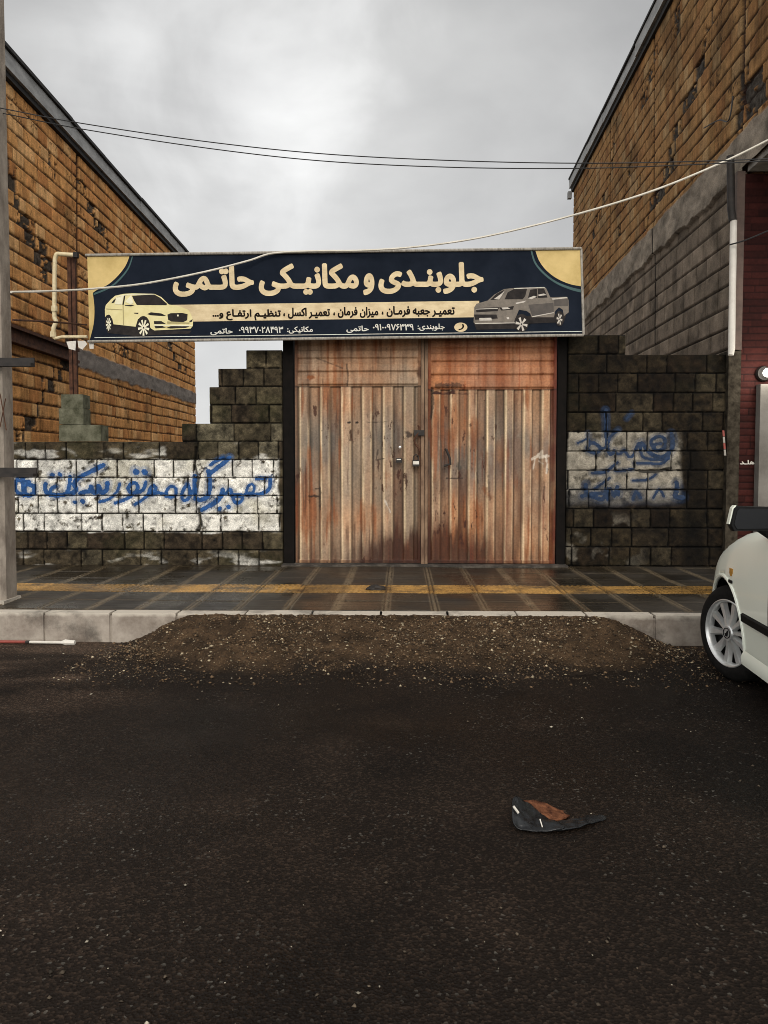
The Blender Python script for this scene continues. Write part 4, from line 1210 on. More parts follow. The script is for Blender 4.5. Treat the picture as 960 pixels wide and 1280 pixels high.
    if warm < 0.5:
        mark([(480, 573), (470, 575), (472, 563)], 0.012, dk, 0.7)
        mark([(400, 610), (400, 636)], 0.02, dk, 0.8); mark([(386, 620), (397, 621)], 0.022, dk, 0.9); mark([(394, 611), (401, 611)], 0.012, dk, 0.8)
        mark([(435, 528), (437, 528)], 0.014, dk); mark([(445, 528), (447, 528)], 0.014, dk); mark([(460, 528), (486, 527)], 0.008, dk, 0.6)
        mark([(433, 455), (435, 470), (434, 482)], 0.012, dk, 0.7); mark([(395, 447), (428, 460)], 0.01, dk, 0.6)
        mark([(510, 541), (512, 543)], 0.035, dk, 0.85); mark([(386, 471), (390, 471)], 0.03, rust, 0.9)
        mark([(481, 625), (488, 640)], 0.012, (0.6, 0.55, 0.48), 0.5)
    else:
        wt = (0.62, 0.55, 0.45)
        mark([(665, 574), (672, 571), (678, 565)], 0.022, wt, 0.6); mark([(676, 571), (686, 570)], 0.026, wt, 0.7); mark([(670, 573), (667, 587)], 0.011, wt, 0.55); mark([(682, 572), (684, 580), (683, 591)], 0.016, wt, 0.65); mark([(674, 576), (679, 580)], 0.010, wt, 0.45)
        mark([(558, 598), (578, 598)], 0.012, dk, 0.8); mark([(596, 590), (598, 604)], 0.010, dk, 0.7); mark([(546, 482), (574, 481)], 0.03, dk, 0.7)
        mark([(538, 524), (541, 505), (540, 485)], 0.018, dk, 0.8); mark([(606, 612), (612, 620)], 0.04, rust, 0.6); mark([(574, 582), (575, 584)], 0.04, grey * 0.5, 0.8)
        mark([(610, 595), (612, 625)], 0.018, dk, 0.5)
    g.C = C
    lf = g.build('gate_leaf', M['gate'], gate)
    return lf, x0, x1, zs


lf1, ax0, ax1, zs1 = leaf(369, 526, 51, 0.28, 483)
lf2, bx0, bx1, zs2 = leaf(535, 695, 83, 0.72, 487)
# meeting rail, posts, top rail
gm_ = m_noise('gate_frame_paint', (0.10, 0.055, 0.033), (0.24, 0.155, 0.095), 10, 0.75, 0.3, spec=0.3, stretch=(1, 1, 0.4))
MB().box(ax1 + 0.004, (ax1 + bx0) / 2 - 0.004, YG - 0.035, YG + 0.03, ZP + 0.02, ZG1).build('meeting_stile', gm_, lf1, bevel=0.004)
MB().box((ax1 + bx0) / 2 + 0.002, bx0 - 0.004, YG - 0.022, YG + 0.03, ZP + 0.02, ZG1).build('meeting_stile', gm_, lf2, bevel=0.004)
for a, b in ((x_r + 0.012, ax0 - 0.018), (bx1 + 0.012, x_rl - 0.012)):
    MB().box(a, b, YW + 0.03, YW + 0.19, ZP - 0.1, ZG1 + 0.05).build('gate_post', M['blackpost'], gate, bevel=0.008)
MB().box(ax0 - 0.01, bx1 + 0.01, YG - 0.01, YG + 0.05, ZG1 + 0.002, ZG1 + 0.06).build('top_rail', gm_, gate)
MB().box(ax0, bx1, YG + 0.06, YG + 0.08, ZP, ZG1).build('backing_sheet', M['darksteel'], gate)
# lock gear
p = at(520, 578, Y=YG - 0.06)
mb = MB().box(p.x - 0.040, p.x + 0.040, p.y - 0.02, p.y + 0.02, p.z - 0.045, p.z + 0.03)
pad = mb.build('padlock', M['darksteel'], gate, bevel=0.008, seg=2)
MB().tube([(p.x - 0.025, p.y, p.z + 0.03), (p.x - 0.025, p.y, p.z + 0.07), (p.x, p.y, p.z + 0.09), (p.x + 0.025, p.y, p.z + 0.07), (p.x + 0.025, p.y, p.z + 0.03)], 0.007, 8).build('shackle', M['darksteel'], pad, smooth=True)
MB().box(p.x - 0.033, p.x + 0.033, p.y - 0.024, p.y - 0.0205, p.z - 0.022, p.z + 0.014).build('lock_label', M['white_pipe'], pad)
P = []
for i in range(22):
    t = i / 21; P.append((p.x + 0.01 + 0.03 * math.sin(t * 9), p.y + 0.012 + 0.008 * math.cos(t * 14), p.z + 0.06 + 0.36 * t))
MB().tube(P, 0.011, 6, True).build('chain', M['ruststeel'], gate)
c_ = at(525, 541, Y=YG - 0.06)
MB().box(c_.x - 0.07, c_.x + 0.05, YG - 0.06, YG - 0.036, c_.z - 0.03, c_.z + 0.03).build('hasp', M['darksteel'], gate, bevel=0.005)
p = at(499, 575, Y=YG - 0.05)
MB().box(p.x - 0.035, p.x + 0.03, YG - 0.07, YG - 0.005, p.z - 0.03, p.z + 0.022).build('slide_bolt', M['darksteel'], lf1, bevel=0.008)
MB().box(p.x - 0.028, p.x + 0.02, YG - 0.0735, YG - 0.0705, p.z + 0.0, p.z + 0.012).build('lock_plate', M['white_pipe'], lf1)
p = at(500, 559, Y=YG - 0.02)
MB().lathe([(0.001, 0.02), (0.014, 0.018), (0.016, 0.0)], 16, Matrix.Translation(p) @ Matrix.Rotation(R(90), 4, 'X')).build('lock_cylinder', m_noise('bare_steel', (0.5, 0.48, 0.44), (0.7, 0.68, 0.62), 9, 0.3, 0, metallic=0.8), lf1, smooth=True)
P = [at(557, 562, Y=YG - 0.0), at(558, 562, Y=YG - 0.06), at(562, 572, Y=YG - 0.06), at(563, 580, Y=YG - 0.06), at(556, 582, Y=YG - 0.05), at(556, 582, Y=YG)]
MB().tube(P, 0.014, 8).build('handle', M['darksteel'], lf2, smooth=True)
# concrete sill under the gate
mb = MB(); mb.box(x_r, x_rl, YW - 0.10, YW + 0.22, ZP - 0.1, ZP + 0.018)
mb.build('sill', m_noise('sill_concrete', (0.03, 0.025, 0.02), (0.12, 0.10, 0.08), 7, 0.9, 0.5, lo=0.45, hi=0.7), gate, bevel=0.006)

# ------------------------------------------------------------------ shop sign
YS = 8.18
sg = empty('shop_sign', at(420, 424, Y=YS), 'long navy and cream shop banner above the gate, with two printed vehicles', 'sign')
SLP = lambda px, py: py - 0.0125 * (px - 418)      # the board hangs a touch out of level
PL = lambda px, py, l=0.0: at(px, py, Y=YS - l)
navy = m_noise('navy_print', (0.0045, 0.0075, 0.014), (0.009, 0.013, 0.022), 3, 0.75, 0.05, spec=0.08)
cream = m_noise('cream_print', (0.50, 0.385, 0.225), (0.66, 0.535, 0.33), 7, 0.6, 0.05, spec=0.2, stretch=(1, 1, 2))
gold = m_noise('gold_print', (0.46, 0.33, 0.12), (0.60, 0.44, 0.18), 4, 0.6, 0.05, spec=0.2)
teal = m_noise('teal_print', (0.02, 0.06, 0.06), (0.03, 0.08, 0.08), 4, 0.6, 0)
ink = m_noise('black_print', (0.007, 0.005, 0.004), (0.013, 0.010, 0.008), 5, 0.8, 0, spec=0.05)
paper = m_noise('white_print', (0.48, 0.46, 0.40), (0.62, 0.60, 0.54), 8, 0.6, 0)


def flat(name, mat, polys, layer, parent, thick=0.0, bow=False):
    bmx = bmesh.new()
    for pts in polys:
        f = bmx.faces.new([bmx.verts.new(PL(a, b, layer)) for a, b in pts])
        if f.normal.y > 0 or (f.normal_update() or f.normal.y > 0): f.normal_flip()
    bmesh.ops.triangulate(bmx, faces=bmx.faces)
    me = bpy.data.meshes.new(name); bmx.to_mesh(me); bmx.free()
    return link(name, me, mat, parent)


TL_, TR_, BR_, BL_ = (109, 320.5), (726.5, 312), (729.5, 417.5), (112, 425.5)
# banner sheet with a body, gently rippled
nu, nv = 160, 24
U_, V_ = np.meshgrid(np.linspace(0, 1, nu), np.linspace(0, 1, nv))
PPX = (BL_[0] * (1 - U_) + BR_[0] * U_) * (1 - V_) + (TL_[0] * (1 - U_) + TR_[0] * U_) * V_
PPY = (BL_[1] * (1 - U_) + BR_[1] * U_) * (1 - V_) + (TL_[1] * (1 - U_) + TR_[1] * U_) * V_
Pts = np.array([[PL(PPX[i, k], PPY[i, k]) for k in range(nu)] for i in range(nv)])
bn = link('banner', grid_mesh('banner', Pts, np.zeros(Pts.shape)), navy, sg)
mb = MB()
mb.prism([PL(*p_, -0.004) for p_ in (TL_, TR_, BR_, BL_)], (0, 0.055, 0))
mb.build('board', M['darksteel'], sg)
arc = lambda cx, cy, rx, ry, a0, a1, n=16: [(cx + rx * math.cos(R(a0 + (a1 - a0) * i / n)), cy + ry * math.sin(R(a0 + (a1 - a0) * i / n))) for i in range(n + 1)]
cl = [(109, 320.5), (162, 319.8)] + smooth_line([(162, 319.8), (157, 332), (148, 344), (136, 355), (122, 362), (116, 366)])[1:] + smooth_line([(116, 366), (118, 385), (117, 405), (112, 425.5)])[1:]
flat('printed_corner', gold, [cl], 0.002, sg)
cr_ = smooth_line([(669, 312.6), (674, 326), (683, 338), (696, 348), (712, 355), (727.5, 358)]) + [(726.5, 312)]
flat('printed_corner', gold, [cr_], 0.002, sg)
ln = smooth_line([(165, 319.8), (160, 334), (150, 347), (137, 358), (117, 366.5)]); ln2 = smooth_line([(166.5, 319.8), (161.5, 335), (151.5, 348.5), (138, 360), (117, 369)])
lr2 = smooth_line([(665, 312.6), (670, 328), (681, 341), (696, 352), (714, 359), (727.6, 362)]); lr3 = smooth_line([(663, 312.6), (668, 329), (680, 343.5), (696, 355), (714, 362.5), (727.8, 366)])
flat('printed_line', teal, [ln + ln2[::-1]], 0.003, sg); flat('printed_line', teal, [lr2 + lr3[::-1]], 0.003, sg)
s_ = lambda pts: [(a, SLP(a, b)) for a, b in pts]
# bands: cream strip and the darker foot keep to the slope of the board
flat('printed_band', cream, [[(175, 381.6 + 0), (599, 376.0), (599, 396.4), (175, 403.0)]], 0.002, sg)
flat('printed_rule', paper, [[(118, 421.6), (728.8, 413.8), (728.9, 414.6), (118, 422.4)]], 0.002, sg)
wp = lambda px, py, l: PL(px, py, 0.005 + l)
wf = lambda px, py, l: PL(px, SLP(px, py), 0.005 + l)
write('lettering', cream, sg, [('جلوبنـدی', 473, 604.5, 327.5, 367.5), ('و', 454, 468, 341.5, 369)], wp, 1.7)
write('lettering', cream, sg, [('مکانیـکی', 323.5, 448.5, 329, 370), ('حاتـمی', 216, 317.5, 331.5, 371)], wp, 1.7)
write('lettering', ink, sg, [('تعمیـر جعبه فرمـان ،', 477, 568.5, 382.5, 396.5), ('میزان فرمان ،', 416.5, 473, 383.5, 397.5), ('تعمیـر اکسل ،', 354, 412.5, 384.5, 398.5), ('تنظیـم ارتفـاع و...', 265.5, 351, 386.5, 400.5)], wp, 0.5)
write('lettering', paper, sg, [('جلوبندی:', 522, 556, 404.5, 413.5), ('۰۹۱۰۰۹۷۶۳۳۹', 466, 517, 404.8, 413), ('حاتمی', 433, 461, 407, 416)], wp, 0.22)
write('lettering', paper, sg, [('مکانیکی:', 359, 391, 408, 417), ('۰۹۹۳۷۰۲۸۴۹۳', 298.5, 354, 408.2, 416.4), ('حاتمی', 263, 291, 410, 419)], wp, 0.22)
ell = arc(576, 409, 8.2, 5.8, 0, 360, 28)[:-1]
flat('phone_icon', cream, [ell], 0.003, sg)
flat('phone_handset', ink, [smooth_line([(579, 404.8), (580.2, 408), (578, 411.4), (573.6, 412.8)]) + smooth_line([(573, 411.4), (576.4, 410.4), (578, 408), (577.4, 405.2)])], 0.0045, sg)
# frame rails
rail = m_noise('rail_paint', (0.17, 0.15, 0.125), (0.36, 0.33, 0.28), 16, 0.6, 0.2, spec=0.3, stretch=(3, 1, 1))
for (a, b, dy) in ((TL_, TR_, -1.5), (BL_, BR_, 1.5)):
    MB().tube([PL(a[0] - 2 + (b[0] + 2 - a[0]) * i / 12, a[1] + (b[1] - a[1]) * i / 12 + dy, 0.008) for i in range(13)], 0.016, 8).build('frame_rail', rail, sg, smooth=True)
MB().tube([PL(TR_[0], TR_[1] - 1, 0.0), PL(BR_[0], BR_[1] + 1, 0.0)], 0.014, 8).build('frame_rail', rail, sg)
for pts in ([(83, 427), (95, 426), (94, 438), (86, 436)], [(97, 426), (106, 426), (109, 430), (103, 437), (98, 434)], [(111, 427), (117, 426.5), (117, 436), (112, 436)]):
    MB().prism([PL(a, b, -0.01) for a, b in pts], (0, 0.006, 0)).build('bracket_plate', M['white_pipe'], sg)

# printed vehicles, flat ink on the sheet
qa = lambda p_: [(120 + a / 6.857, 355 + b / 6.857) for a, b in p_]
qb = lambda p_: [(580 + a / 6.4, 345 + b / 6.4) for a, b in p_]
ivory = m_noise('ivory_ink', (0.60, 0.52, 0.24), (0.70, 0.62, 0.33), 5, 0.6, 0)
ivory2 = m_noise('pale_ink', (0.66, 0.62, 0.44), (0.74, 0.70, 0.52), 5, 0.6, 0)
smoke = m_noise('smoke_ink', (0.018, 0.016, 0.016), (0.035, 0.03, 0.028), 12, 0.8, 0, spec=0.05)
shade = m_noise('shade_ink', (0.30, 0.25, 0.10), (0.38, 0.32, 0.15), 8, 0.6, 0)
taupe = m_noise('taupe_ink', (0.10, 0.082, 0.064), (0.17, 0.14, 0.11), 14, 0.6, 0)
taupe2 = m_noise('dark_taupe_ink', (0.040, 0.032, 0.027), (0.07, 0.056, 0.045), 10, 0.6, 0)
silver = m_noise('silver_ink', (0.38, 0.34, 0.29), (0.52, 0.47, 0.41), 16, 0.6, 0)


def spokes(cx, cy, rx, ry, n, w):
    out = []
    for i in range(n):
        a = 2 * math.pi * i / n + 0.2
        c, s = math.cos(a), math.sin(a); pc, ps = -s, c
        out.append([(cx + rx * (c * 0.12 + pc * w * 0.5), cy + ry * (s * 0.12 + ps * w * 0.5)), (cx + rx * (c + pc * w), cy + ry * (s + ps * w)), (cx + rx * (c - pc * w), cy + ry * (s - ps * w)), (cx + rx * (c * 0.12 - pc * w * 0.5), cy + ry * (s * 0.12 - ps * w * 0.5))])
    return out


CARP, PICK = [], []
CARP.append((smoke, [qa([(75, 340), (330, 345), (480, 395), (820, 400), (800, 425), (330, 445), (100, 420)])], 0.003))
CARP.append((ivory, [qa([(78, 285), (76, 215), (84, 180), (130, 130), (165, 100), (240, 84), (310, 80), (500, 84), (560, 112), (625, 176), (700, 186), (790, 220), (815, 260), (832, 310), (830, 360), (810, 382), (500, 398), (470, 380), (440, 320), (400, 290), (360, 300), (340, 366), (150, 345), (140, 300), (110, 262), (90, 268)])], 0.004))
CARP.append((smoke, [qa([(308, 100), (500, 90), (548, 116), (612, 172), (600, 182), (350, 180), (325, 140)]), qa([(130, 165), (150, 138), (172, 122), (156, 160)]), qa([(226, 178), (240, 100), (252, 98), (238, 178)]),
                              qa([(245, 182), (300, 178), (330, 184), (300, 192), (250, 188)]), qa([(438, 258), (470, 242), (560, 252), (600, 272), (560, 274), (470, 268)]),
                              qa([(612, 262), (640, 250), (740, 248), (785, 258), (782, 310), (750, 326), (650, 324), (618, 306)]), qa([(495, 318), (560, 318), (600, 342), (500, 344)]), qa([(500, 358), (570, 360), (600, 374), (510, 380)]),
                              qa([(600, 376), (640, 362), (780, 358), (800, 366), (770, 376), (640, 382)]), qa([(800, 318), (828, 300), (824, 322), (802, 330)]), qa([(322, 246), (364, 246), (360, 256), (330, 254)]),
                              qa(arc(406, 360, 58, 86, 0, 360, 24)[:-1]), qa(arc(108, 330, 30, 68, 0, 360, 24)[:-1])], 0.0055))
CARP.append((ivory2, spokes(120 + 408 / 6.857, 355 + 374 / 6.857, 7.0, 10.0, 9, 0.16) + spokes(120 + 108 / 6.857, 355 + 345 / 6.857, 3.2, 8.0, 9, 0.17)
     + [qa([(172, 120), (238, 98), (222, 176), (160, 172)]), qa([(250, 150), (300, 96), (320, 160), (300, 178)]), qa([(150, 132), (200, 96), (300, 84), (490, 84), (500, 90), (300, 92), (200, 104)]), qa([(496, 346), (600, 350), (820, 350), (826, 362), (600, 360), (500, 358)]), qa(arc(702, 270, 7, 9, 0, 360, 10)[:-1])], 0.007))
CARP.append((shade, [qa([(228, 180), (236, 180), (240, 350), (232, 350)]), qa([(340, 186), (600, 190), (700, 196), (610, 236), (590, 250), (430, 244)]) if False else qa([(84, 210), (226, 218), (226, 224), (84, 216)]), qa([(610, 320), (800, 330), (800, 340), (610, 340)])], 0.0062))

PICK.append((smoke, [qb([(80, 380), (420, 385), (540, 380), (800, 370), (820, 300), (500, 320), (460, 420), (100, 430)])], 0.003))
PICK.append((taupe, [qb([(82, 250), (100, 222), (190, 196), (240, 150), (320, 104), (400, 96), (520, 92), (640, 90), (662, 108), (690, 170), (820, 166), (836, 190), (838, 290), (800, 320), (790, 270), (760, 250), (730, 280), (720, 330), (540, 330), (530, 300), (500, 280), (440, 270), (415, 330), (400, 372), (300, 384), (90, 386), (76, 370), (80, 310)])], 0.004))
PICK.append((smoke, [qb([(210, 192), (262, 140), (320, 112), (300, 160), (270, 188)]), qb([(325, 186), (350, 130), (400, 104), (505, 102), (490, 160), (470, 186)]), qb([(510, 180), (530, 110), (585, 102), (584, 176)]), qb([(590, 176), (592, 102), (640, 100), (668, 172)]),
                                 qb([(92, 256), (280, 250), (270, 280), (100, 290)]), qb([(80, 308), (260, 308), (270, 340), (90, 350)]), qb([(280, 252), (360, 246), (400, 240), (390, 268), (300, 276)]),
                                 qb(arc(460, 375, 58, 72, 0, 360, 24)[:-1]), qb(arc(765, 340, 36, 62, 0, 360, 24)[:-1])], 0.0055))
PICK.append((taupe2, [qb([(515, 230), (716, 214), (718, 290), (545, 322)]), qb([(720, 190), (830, 184), (832, 240), (722, 240)])], 0.005))
PICK.append((silver, spokes(580 + 460 / 6.4, 345 + 385 / 6.4, 7.4, 8.6, 6, 0.2) + spokes(580 + 764 / 6.4, 345 + 345 / 6.4, 3.6, 7.2, 6, 0.22)
     + [qb([(120, 336), (218, 334), (222, 356), (124, 358)]), qb([(94, 262), (270, 256), (270, 262), (94, 268)]), qb([(300, 252), (350, 250), (370, 262), (310, 268)]), qb([(340, 330), (360, 328), (362, 346), (344, 346)]), qb([(510, 178), (560, 158), (582, 166), (540, 186)]), qb([(592, 150), (640, 140), (660, 152), (600, 160)]), qb([(545, 322), (718, 290), (718, 296), (546, 330)]), qb([(400, 96), (640, 88), (660, 100), (630, 96), (400, 104)]), qb([(90, 376), (410, 372), (410, 378), (90, 384)]), qb([(240, 184), (300, 140), (325, 118), (300, 160), (280, 188)]), qb([(410, 215), (500, 196), (480, 212), (420, 224)]), qb([(700, 180), (820, 168), (832, 176), (710, 190)])], 0.007))



def printed(name, layers):
    bmx = bmesh.new(); mats = []
    for mt, polys, ly in layers:
        if mt not in mats: mats.append(mt)
        for pts in polys:
            f = bmx.faces.new([bmx.verts.new(PL(a_, b_, ly)) for a_, b_ in pts])
            f.normal_update()
            if f.normal.y > 0: f.normal_flip()
            f.material_index = mats.index(mt)
    bmesh.ops.triangulate(bmx, faces=bmx.faces)
    me = bpy.data.meshes.new(name); bmx.to_mesh(me); bmx.free()
    for mt in mats: me.materials.append(mt)
    return link(name, me, None, sg)


printed('printed_car', CARP); printed('printed_pickup', PICK)

# ------------------------------------------------------------------ gear on the left: posts, pier, pipe
pr = empty('block_pier', at(98, 551, Y=YW + 0.1), 'short pier of three stacked concrete blocks on top of the left wall', 'pier')
zt0 = topL - 5 * CHL - 0.002
hb = 0.19
mb = MB()
xa1, xa2 = at(74, 540, Y=YW).x, at(126, 540, Y=YW).x
mb.box(xa1, xa2, YW - 0.0, YW + 0.22, zt0, zt0 + hb)
mb.box(xa1 - 0.005, at(104, 520, Y=YW).x, YW + 0.01, YW + 0.2, zt0 + hb + 0.006, zt0 + 2 * hb)
mb.box(xa1 + 0.02, at(103, 500, Y=YW).x, YW + 0.015, YW + 0.2, zt0 + 2 * hb + 0.006, zt0 + 3 * hb - 0.03)
mb.build('stacked_blocks', m_noise('mossy_block', (0.05, 0.05, 0.03), (0.15, 0.145, 0.10), 9, 0.95, 0.8, 50, spec=0.1), pr, bevel=0.012, seg=2, jitter=0.004)
mb = MB(); ztop = zt0 + 3 * hb - 0.03
for px, pt in ((88.5, 322), (94, 318)):
    p_ = at(px, 420, Y=YW + 0.08); w = 0.019
    mb.box(p_.x - w, p_.x + w, p_.y - w, p_.y + w, ztop, at(px, pt, Y=YW + 0.08).z)
tag(mb.build('sign_post', M['ruststeel'], bevel=0.003), 'twin rusty steel post standing on the block pier, holding the banner', 'post')
YP = YW + 0.0
P = smooth_line([tuple(at(a, b, Y=YP)) for a, b in ((96, 319), (80, 318), (72, 317.5), (69.5, 321), (68.5, 330), (68, 375), (68, 396), (70, 402), (67, 410), (66.5, 420))], 4)
cp = MB().tube(P, 0.024, 10).build('gas_pipe', M['cream_pipe'], smooth=True)
tag(cp, 'cream painted bent pipe rising beside the left end of the banner', 'pipe')
e = at(66.5, 421, Y=YP); e2 = at(109, 421, Y=YP)
MB().tube([e, (e.x + 0.02, e.y, e.z - 0.02), (e.x + 0.1, e.y, e2.z), e2], 0.018, 8).build('pipe_branch', M['cream_pipe'], cp, smooth=True)
for a, b in ((68, 386), (66.5, 418), (95, 319)):
    p_ = at(a, b, Y=YP)
    MB().lathe([(0.001, -0.03), (0.034, -0.03), (0.034, 0.03), (0.001, 0.03)], 8, Matrix.Translation(p_)).build('pipe_coupling', M['cream_pipe'] if b > 350 else M['darksteel'], cp)

# ------------------------------------------------------------------ utility pole
YU = 6.12
pb = at(21.5, 756, Y=YU + 0.2); pt_ = at(7.5, 60, Y=YU + 0.2)
dx = (pt_.x - pb.x) / (pt_.z - pb.z)
up_ = empty('utility_pole', (pb.x - 0.11, YU + 0.11, ZP), 'pale square concrete utility pole on the pavement at the left edge', 'utility pole')
mb = MB()
H = 8.0
rows = []
for z in (0.0, H):
    cxx = pb.x - 0.115 + (dx + 0.0045) * z; w = 0.115 - 0.0045 * z; c = 0.03
    rows.append([(cxx + sx_ * w, YU + 0.115 + sy_ * w, ZP - 0.05 + z) for sx_, sy_ in ((-0.74, -1), (0.74, -1), (1, -0.74), (1, 0.74), (0.74, 1), (-0.74, 1), (-1, 0.74), (-1, -0.74))])
va = [mb.bm.verts.new(p_) for p_ in rows[0]]; vb = [mb.bm.verts.new(p_) for p_ in rows[1]]
for i in range(8): mb.bm.faces.new((va[i], va[(i + 1) % 8], vb[(i + 1) % 8], vb[i]))
mb.bm.faces.new(va[::-1]); mb.bm.faces.new(vb)
mb.build('shaft', M['pole'], up_)
for pa, pb_, th in ((448, 459, 0.085), (585, 596, 0.085)):
    zc = at(20, (pa + pb_) / 2, Y=YU).z; xr = at(44, 500, Y=YU - 0.01).x
    MB().box(xr - 0.42, xr, YU - 0.075, YU - 0.004, zc - 0.036, zc - 0.008).box(xr - 0.42, xr, YU - 0.018, YU - 0.003, zc - 0.0085, zc + 0.04).build('clamp_bar', M['darksteel'], up_, bevel=0.003)
zx = [at(a, b, Y=YU - 0.006) for a, b in ((0, 492), (8, 538), (7, 498), (0, 534))]
MB().tube([zx[0], zx[1]], 0.004, 6).tube([zx[2], zx[3]], 0.004, 6).build('painted_cross', M['ruststeel'], up_)
mb = MB().box(pb.x - 0.36, pb.x + 0.02, YU - 0.06, YU + 0.25, ZP - 0.05, ZP + 0.02)
mb.build('footing', M['kerb'], up_, bevel=0.02, jitter=0.01)

# ------------------------------------------------------------------ cables
def cable(name, pts, r, mat, label, cat='cable', group=None):
    P = smooth_line([tuple(p_) for p_ in pts], 8)
    return tag(MB().tube(P, r, 6).build(name, mat, smooth=True), label, cat, group)


YC = 6.2
cable('overhead_cable', [at(a, b, Y=YC) for a, b in ((-160, 104), (0, 135), (95, 153), (250, 176), (400, 192), (560, 200.5), (720, 204), (860, 202), (1010, 196), (1200, 184))], 0.0042, M['cable_black'], 'upper of two thin black wires crossing the sky between the buildings', 'wire', 'thin black wires over the street')
cable('overhead_cable', [at(a, b, Y=YC + 0.05) for a, b in ((-160, 112), (0, 141), (95, 160), (250, 184), (400, 201), (560, 209), (720, 210.5), (860, 206), (1010, 198), (1200, 184))], 0.0042, M['cable_black'], 'lower of two thin black wires crossing the sky between the buildings', 'wire', 'thin black wires over the street')
wc_ = [at(14, 365, Y=YU - 0.0), at(60, 364, Y=6.6), at(115, 361, Y=7.2), at(180, 354.5, Y=7.6), at(255, 340, Y=7.95), at(310, 326, Y=8.1), at(342, 316.5, Y=8.13), at(400, 313.6, Y=8.12), at(452, 313, Y=8.1), at(520, 308.5, Y=8.0), at(600, 297, Y=7.9), at(700, 273.5, Y=7.75), at(800, 244, Y=7.6), at(880, 213, Y=7.45), at(960, 175, Y=7.3), at(1080, 108, Y=7.1)]
cable('service_cable', wc_, 0.011, M['cable_white'], 'pale service cable from the pole, over the banner and up to the right building')
cable('thin_rod', [at(16, 400, Y=YU), at(60, 402, Y=7.2), at(108, 406, Y=8.2)], 0.010, M['ruststeel'], 'thin brown wire from the pole to the left end of the banner', 'wire')
cable('loose_wire', [on_wall(922, 120, RB0, RD) + RN * 0.05, on_wall(921, 150, RB0, RD) + RN * 0.09, on_wall(905, 150, RB0, RD) + RN * 0.06, on_wall(884, 160, RB0, RD) + RN * 0.04], 0.008, M['cable_black'], 'loose black wire curling off the upper right brick wall', 'wire')
cable('slack_wire', [at(912, 306, Y=8.2), at(935, 299, Y=8.1), at(975, 282, Y=8.0)], 0.008, M['cable_black'], 'black wire leaving the white downpipe across the red tiles', 'wire')
# striped strip dangling at the rendered corner
mb = MB()
sm = [m_noise('red_strip', (0.16, 0.03, 0.02), (0.26, 0.05, 0.035), 9, 0.6, 0), M['white_pipe']]
dull = m_noise('dull_strip', (0.20, 0.18, 0.15), (0.32, 0.29, 0.25), 9, 0.7, 0)
tp = empty('striped_tape', at(905, 555, Y=8.33), 'short red and white striped tape stuck on the rough corner beside the downpipe', 'tape')
for i in range(4):
    a, b = 538 + i * 8, 538 + (i + 1) * 8 - 0.6
    MB().prism([at(903 + i * 0.6, a, Y=8.33), at(905.4 + i * 0.6, a, Y=8.33), at(906 + i * 0.6, b, Y=8.33), at(903.6 + i * 0.6, b, Y=8.33)], (0, 0.008, 0)).build('tape_stripe', (sm[0], dull)[i % 2], tp)

# ------------------------------------------------------------------ car
HEAD = R(90 - 4.6)
wp0 = Vector((at(909, 790, Y=4.89).x, 4.89, 0))
right = Vector((math.sin(HEAD), -math.cos(HEAD), 0))
car_o = wp0 + right * 0.80
car = empty('parked_car', (car_o.x, car_o.y, 0.0), 'white saloon car parked nose to the kerb with front wheels turned', 'car', rz=HEAD)
paint, pn, pl_, pbsdf = mat_new('white_car_paint')
pbsdf.inputs['Base Color'].default_value = (0.74, 0.76, 0.66, 1); pbsdf.inputs['Roughness'].default_value = 0.35
pbsdf.inputs['Coat Weight'].default_value = 0.6; pbsdf.inputs['Coat Roughness'].default_value = 0.06
_t = pn.new('ShaderNodeTexCoord'); _n = pn.new('ShaderNodeTexNoise'); _n.inputs['Scale'].default_value = 2.5; _n.inputs['Detail'].default_value = 6
pl_.new(_t.outputs['Object'], _n.inputs['Vector'])
_r = pn.new('ShaderNodeValToRGB'); _r.color_ramp.elements[0].color = (0.82, 0.85, 0.73, 1); _r.color_ramp.elements[1].color = (0.89, 0.92, 0.80, 1)
pl_.new(_n.outputs['Fac'], _r.inputs['Fac']); pl_.new(_r.outputs[0], pbsdf.inputs['Base Color'])
blackp = m_noise('black_plastic', (0.0045, 0.0045, 0.0045), (0.008, 0.008, 0.008), 8, 0.6, 0.1, 200, spec=0.15)
rubber = m_noise('tyre_rubber', (0.006, 0.0055, 0.005), (0.013, 0.012, 0.011), 30, 0.85, 0.2, 120, spec=0.12)
glassm = m_noise('dark_glass', (0.008, 0.009, 0.010), (0.012, 0.012, 0.013), 3, 0.06, 0, spec=0.6)
alloy = m_noise('hubcap_silver', (0.55, 0.55, 0.53), (0.70, 0.70, 0.68), 9, 0.30, 0.05, metallic=0.6)
amber = m_noise('amber_lens', (0.42, 0.20, 0.03), (0.5, 0.26, 0.05), 9, 0.2, 0)
lamp = m_noise('clear_lens', (0.55, 0.56, 0.56), (0.7, 0.7, 0.7), 9, 0.08, 0)
redl = m_noise('red_lens', (0.3, 0.02, 0.015), (0.36, 0.03, 0.02), 9, 0.15, 0)

SX = [-3.70, -3.62, -3.4, -2.65, -1.9, -1.0, -0.55, -0.3, 0.0, 0.28, 0.48, 0.62, 0.71, 0.76]
SW = [0.64, 0.74, 0.80, 0.838, 0.845, 0.845, 0.842, 0.84, 0.832, 0.795, 0.725, 0.63, 0.51, 0.36]
SZ = [0.80, 0.95, 1.03, 1.03, 1.00, 1.00, 1.045, 1.025, 0.94, 0.835, 0.76, 0.70, 0.645, 0.57]
SB = [0.40, 0.30, 0.24, 0.21, 0.19, 0.19, 0.19, 0.19, 0.20, 0.21, 0.22, 0.23, 0.25, 0.30]


